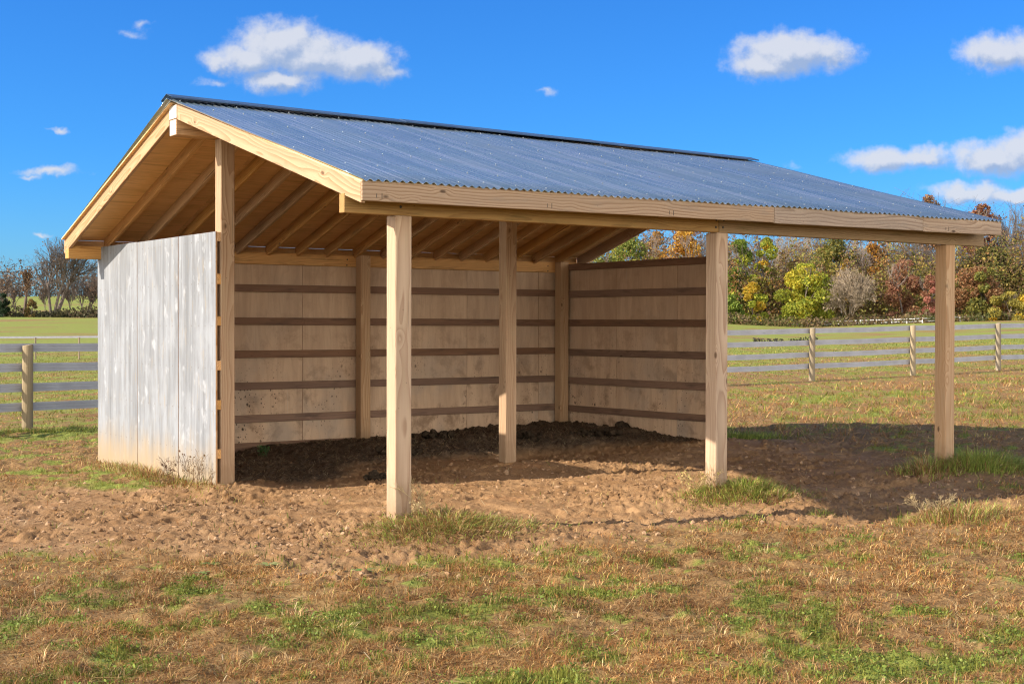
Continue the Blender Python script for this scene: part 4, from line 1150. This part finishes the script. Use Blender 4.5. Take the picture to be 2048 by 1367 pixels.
dung('dung_pile', 'small dung heap at the front of the bedding beside the nearest post', 2.2, 3.95, 7, .045, .08, 7)

# ------------------------------------------------------------------ light and sky
SUN = Vector((-1, .30, math.tan(math.radians(31.0))*math.hypot(1, .30))).normalized()
sd = bpy.data.lights.new('sun', 'SUN'); sd.energy = 4.3; sd.angle = math.radians(.53); sd.color = (1, .895, .755)
so = bpy.data.objects.new('sun', sd); COL.objects.link(so); so.rotation_euler = SUN.to_track_quat('Z', 'Y').to_euler(); so.location = (-20, 6, 20)
W = bpy.data.worlds.new('World'); SC.world = W; W.use_nodes = True
def world():
    nt = W.node_tree; nt.nodes.clear(); t = NT(nt)
    sky = t.new('ShaderNodeTexSky', sky_type='NISHITA'); sky.sun_disc = False
    sky.sun_elevation = math.radians(31); sky.sun_rotation = math.atan2(SUN.x, SUN.y); sky.altitude = 100; sky.air_density = 1.0; sky.dust_density = .3; sky.ozone_density = 3
    d = t.new('ShaderNodeTexCoord').outputs['Generated']
    # cloud field laid out on the sky by bearing and height
    g = bpy.data.node_groups.new('cloud_field', 'ShaderNodeTree')
    g.interface.new_socket('P', in_out='INPUT', socket_type='NodeSocketVector'); g.interface.new_socket('D', in_out='OUTPUT', socket_type='NodeSocketFloat')
    q = NT(g); gi = g.nodes.new('NodeGroupInput').outputs[0]; go = g.nodes.new('NodeGroupOutput').inputs[0]
    warp = q.vmath('SCALE', q.vmath('SUBTRACT', q.noise(gi, 2.2, 3, .55, out='Color'), (.5, .5, .5)), .45)
    p = q.vmath('ADD', gi, warp)
    blobs = [(560, 92, 125, 66, 1), (630, 115, 150, 62, 1), (715, 125, 105, 50, 1), (500, 118, 100, 46, .95), (440, 125, 60, 26, .7), (560, 162, 110, 34, .8), (765, 146, 60, 26, .7),
             (1575, 105, 145, 54, 1), (1530, 128, 95, 38, .95), (1650, 108, 90, 38, .8), (1990, 105, 105, 50, .95), (2070, 98, 100, 50, .95),
             (1765, 320, 105, 36, .9), (1840, 314, 95, 30, .8), (1985, 315, 115, 50, 1), (2060, 304, 110, 54, 1), (1935, 382, 110, 30, .9), (2030, 390, 95, 24, .9),
             (262, 70, 42, 14, .38), (285, 52, 26, 10, .34), (100, 345, 78, 14, .6), (62, 357, 35, 8, .4), (116, 263, 26, 8, .5), (84, 470, 25, 9, .6), (1092, 188, 30, 9, .33), (1583, 325, 26, 9, .28), (600, 175, 40, 10, .35), (430, 165, 40, 12, .3)]
    acc = None
    for bx, by, rx, ry, am in blobs:
        cx, cy = (bx-1024)/100, (651-by)/100
        e = q.vmath('MULTIPLY', q.vmath('SUBTRACT', p, (cx, cy, 0)), (100/rx, 100/ry, 0))
        v = q.math('MULTIPLY_ADD', q.vmath('LENGTH', e), -am, am)
        acc = v if acc is None else q.math('SMOOTH_MAX', acc, v, .12)
    n = q.noise(gi, 3.2, 6, .6)
    D = q.math('ADD', acc, q.math('MULTIPLY_ADD', n, .62, -.33))
    g.links.new(D, go)
    f = t.vmath('DOT_PRODUCT', d, tuple(FWD0)); r = t.vmath('DOT_PRODUCT', d, tuple(RGT0)); z = t.sep(d)[2]
    fm = t.math('MAXIMUM', f, .05)
    k = FPX/100
    P = t.comb(t.math('MULTIPLY', t.math('DIVIDE', r, fm), k), t.math('MULTIPLY', t.math('DIVIDE', z, fm), k), 0)
    def fld(v):
        n = t.new('ShaderNodeGroup'); n.node_tree = g; t.put(n.inputs[0], v); return n.outputs[0]
    D0 = fld(P); D1 = fld(t.vmath('ADD', P, (-.14, .2, 0)))
    al = t.math('MULTIPLY', t.mapr(D0, -.02, .58, 0, 1), t.math('GREATER_THAN', f, .06))
    lit = t.mapr(t.math('SUBTRACT', D0, D1), -.30, .26, 0, 1)  # sunward sides lighter: cloud light and shade put into the colour
    cc = t.mix(lit, (CL0[0], CL0[1], CL0[2]), (CL1[0], CL1[1], CL1[2]))
    hs = t.new('ShaderNodeHueSaturation'); hs.inputs['Saturation'].default_value = 1.12; t.put(hs.inputs['Color'], sky.outputs[0])
    # deep blue band away from the sun; unseen fill clouds added overhead and behind
    front = t.math('MULTIPLY', t.mapr(f, .15, .6, 0, 1), t.mapr(z, .5, .8, 1, 0))
    deep = t.mix(1.0, hs.outputs[0], t.mix(t.mapr(z, .0, .13, 0, 1), (.135, .275, .46), SKYTINT), 'MULTIPLY')
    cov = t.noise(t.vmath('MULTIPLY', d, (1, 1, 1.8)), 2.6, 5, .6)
    fill_bank = t.math('MULTIPLY', t.mapr(f, .25, -.25, 0, 1), t.mapr(z, .25, .55, 1, 0))
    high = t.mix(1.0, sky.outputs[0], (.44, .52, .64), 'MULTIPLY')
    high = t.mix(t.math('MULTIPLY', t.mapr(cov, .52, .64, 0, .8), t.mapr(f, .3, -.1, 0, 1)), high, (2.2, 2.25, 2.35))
    fill_sky = t.mix(t.math('MULTIPLY', t.mapr(cov, .30, .46, .25, 1), fill_bank), high, (12.2, 11.4, 10.2))
    sk = t.mix(front, fill_sky, deep)
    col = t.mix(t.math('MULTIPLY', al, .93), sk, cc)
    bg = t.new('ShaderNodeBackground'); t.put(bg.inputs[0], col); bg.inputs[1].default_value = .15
    out = t.new('ShaderNodeOutputWorld'); t.l.new(bg.outputs[0], out.inputs[0])
CL0, CL1 = (1.0, 1.3, 1.9), (1.98, 2.06, 2.28)
SKYTINT = (.092, .272, .50)
world()
vs = SC.view_settings; vs.view_transform = 'Standard'; vs.look = 'None'; vs.gamma = 1; vs.exposure = 1.3; vs.use_curve_mapping = False
SC.cycles.max_bounces = 8; SC.cycles.diffuse_bounces = 5; SC.cycles.transparent_max_bounces = 8
SC.cycles.use_denoising = True
SC.cycles.filter_width = 1.15
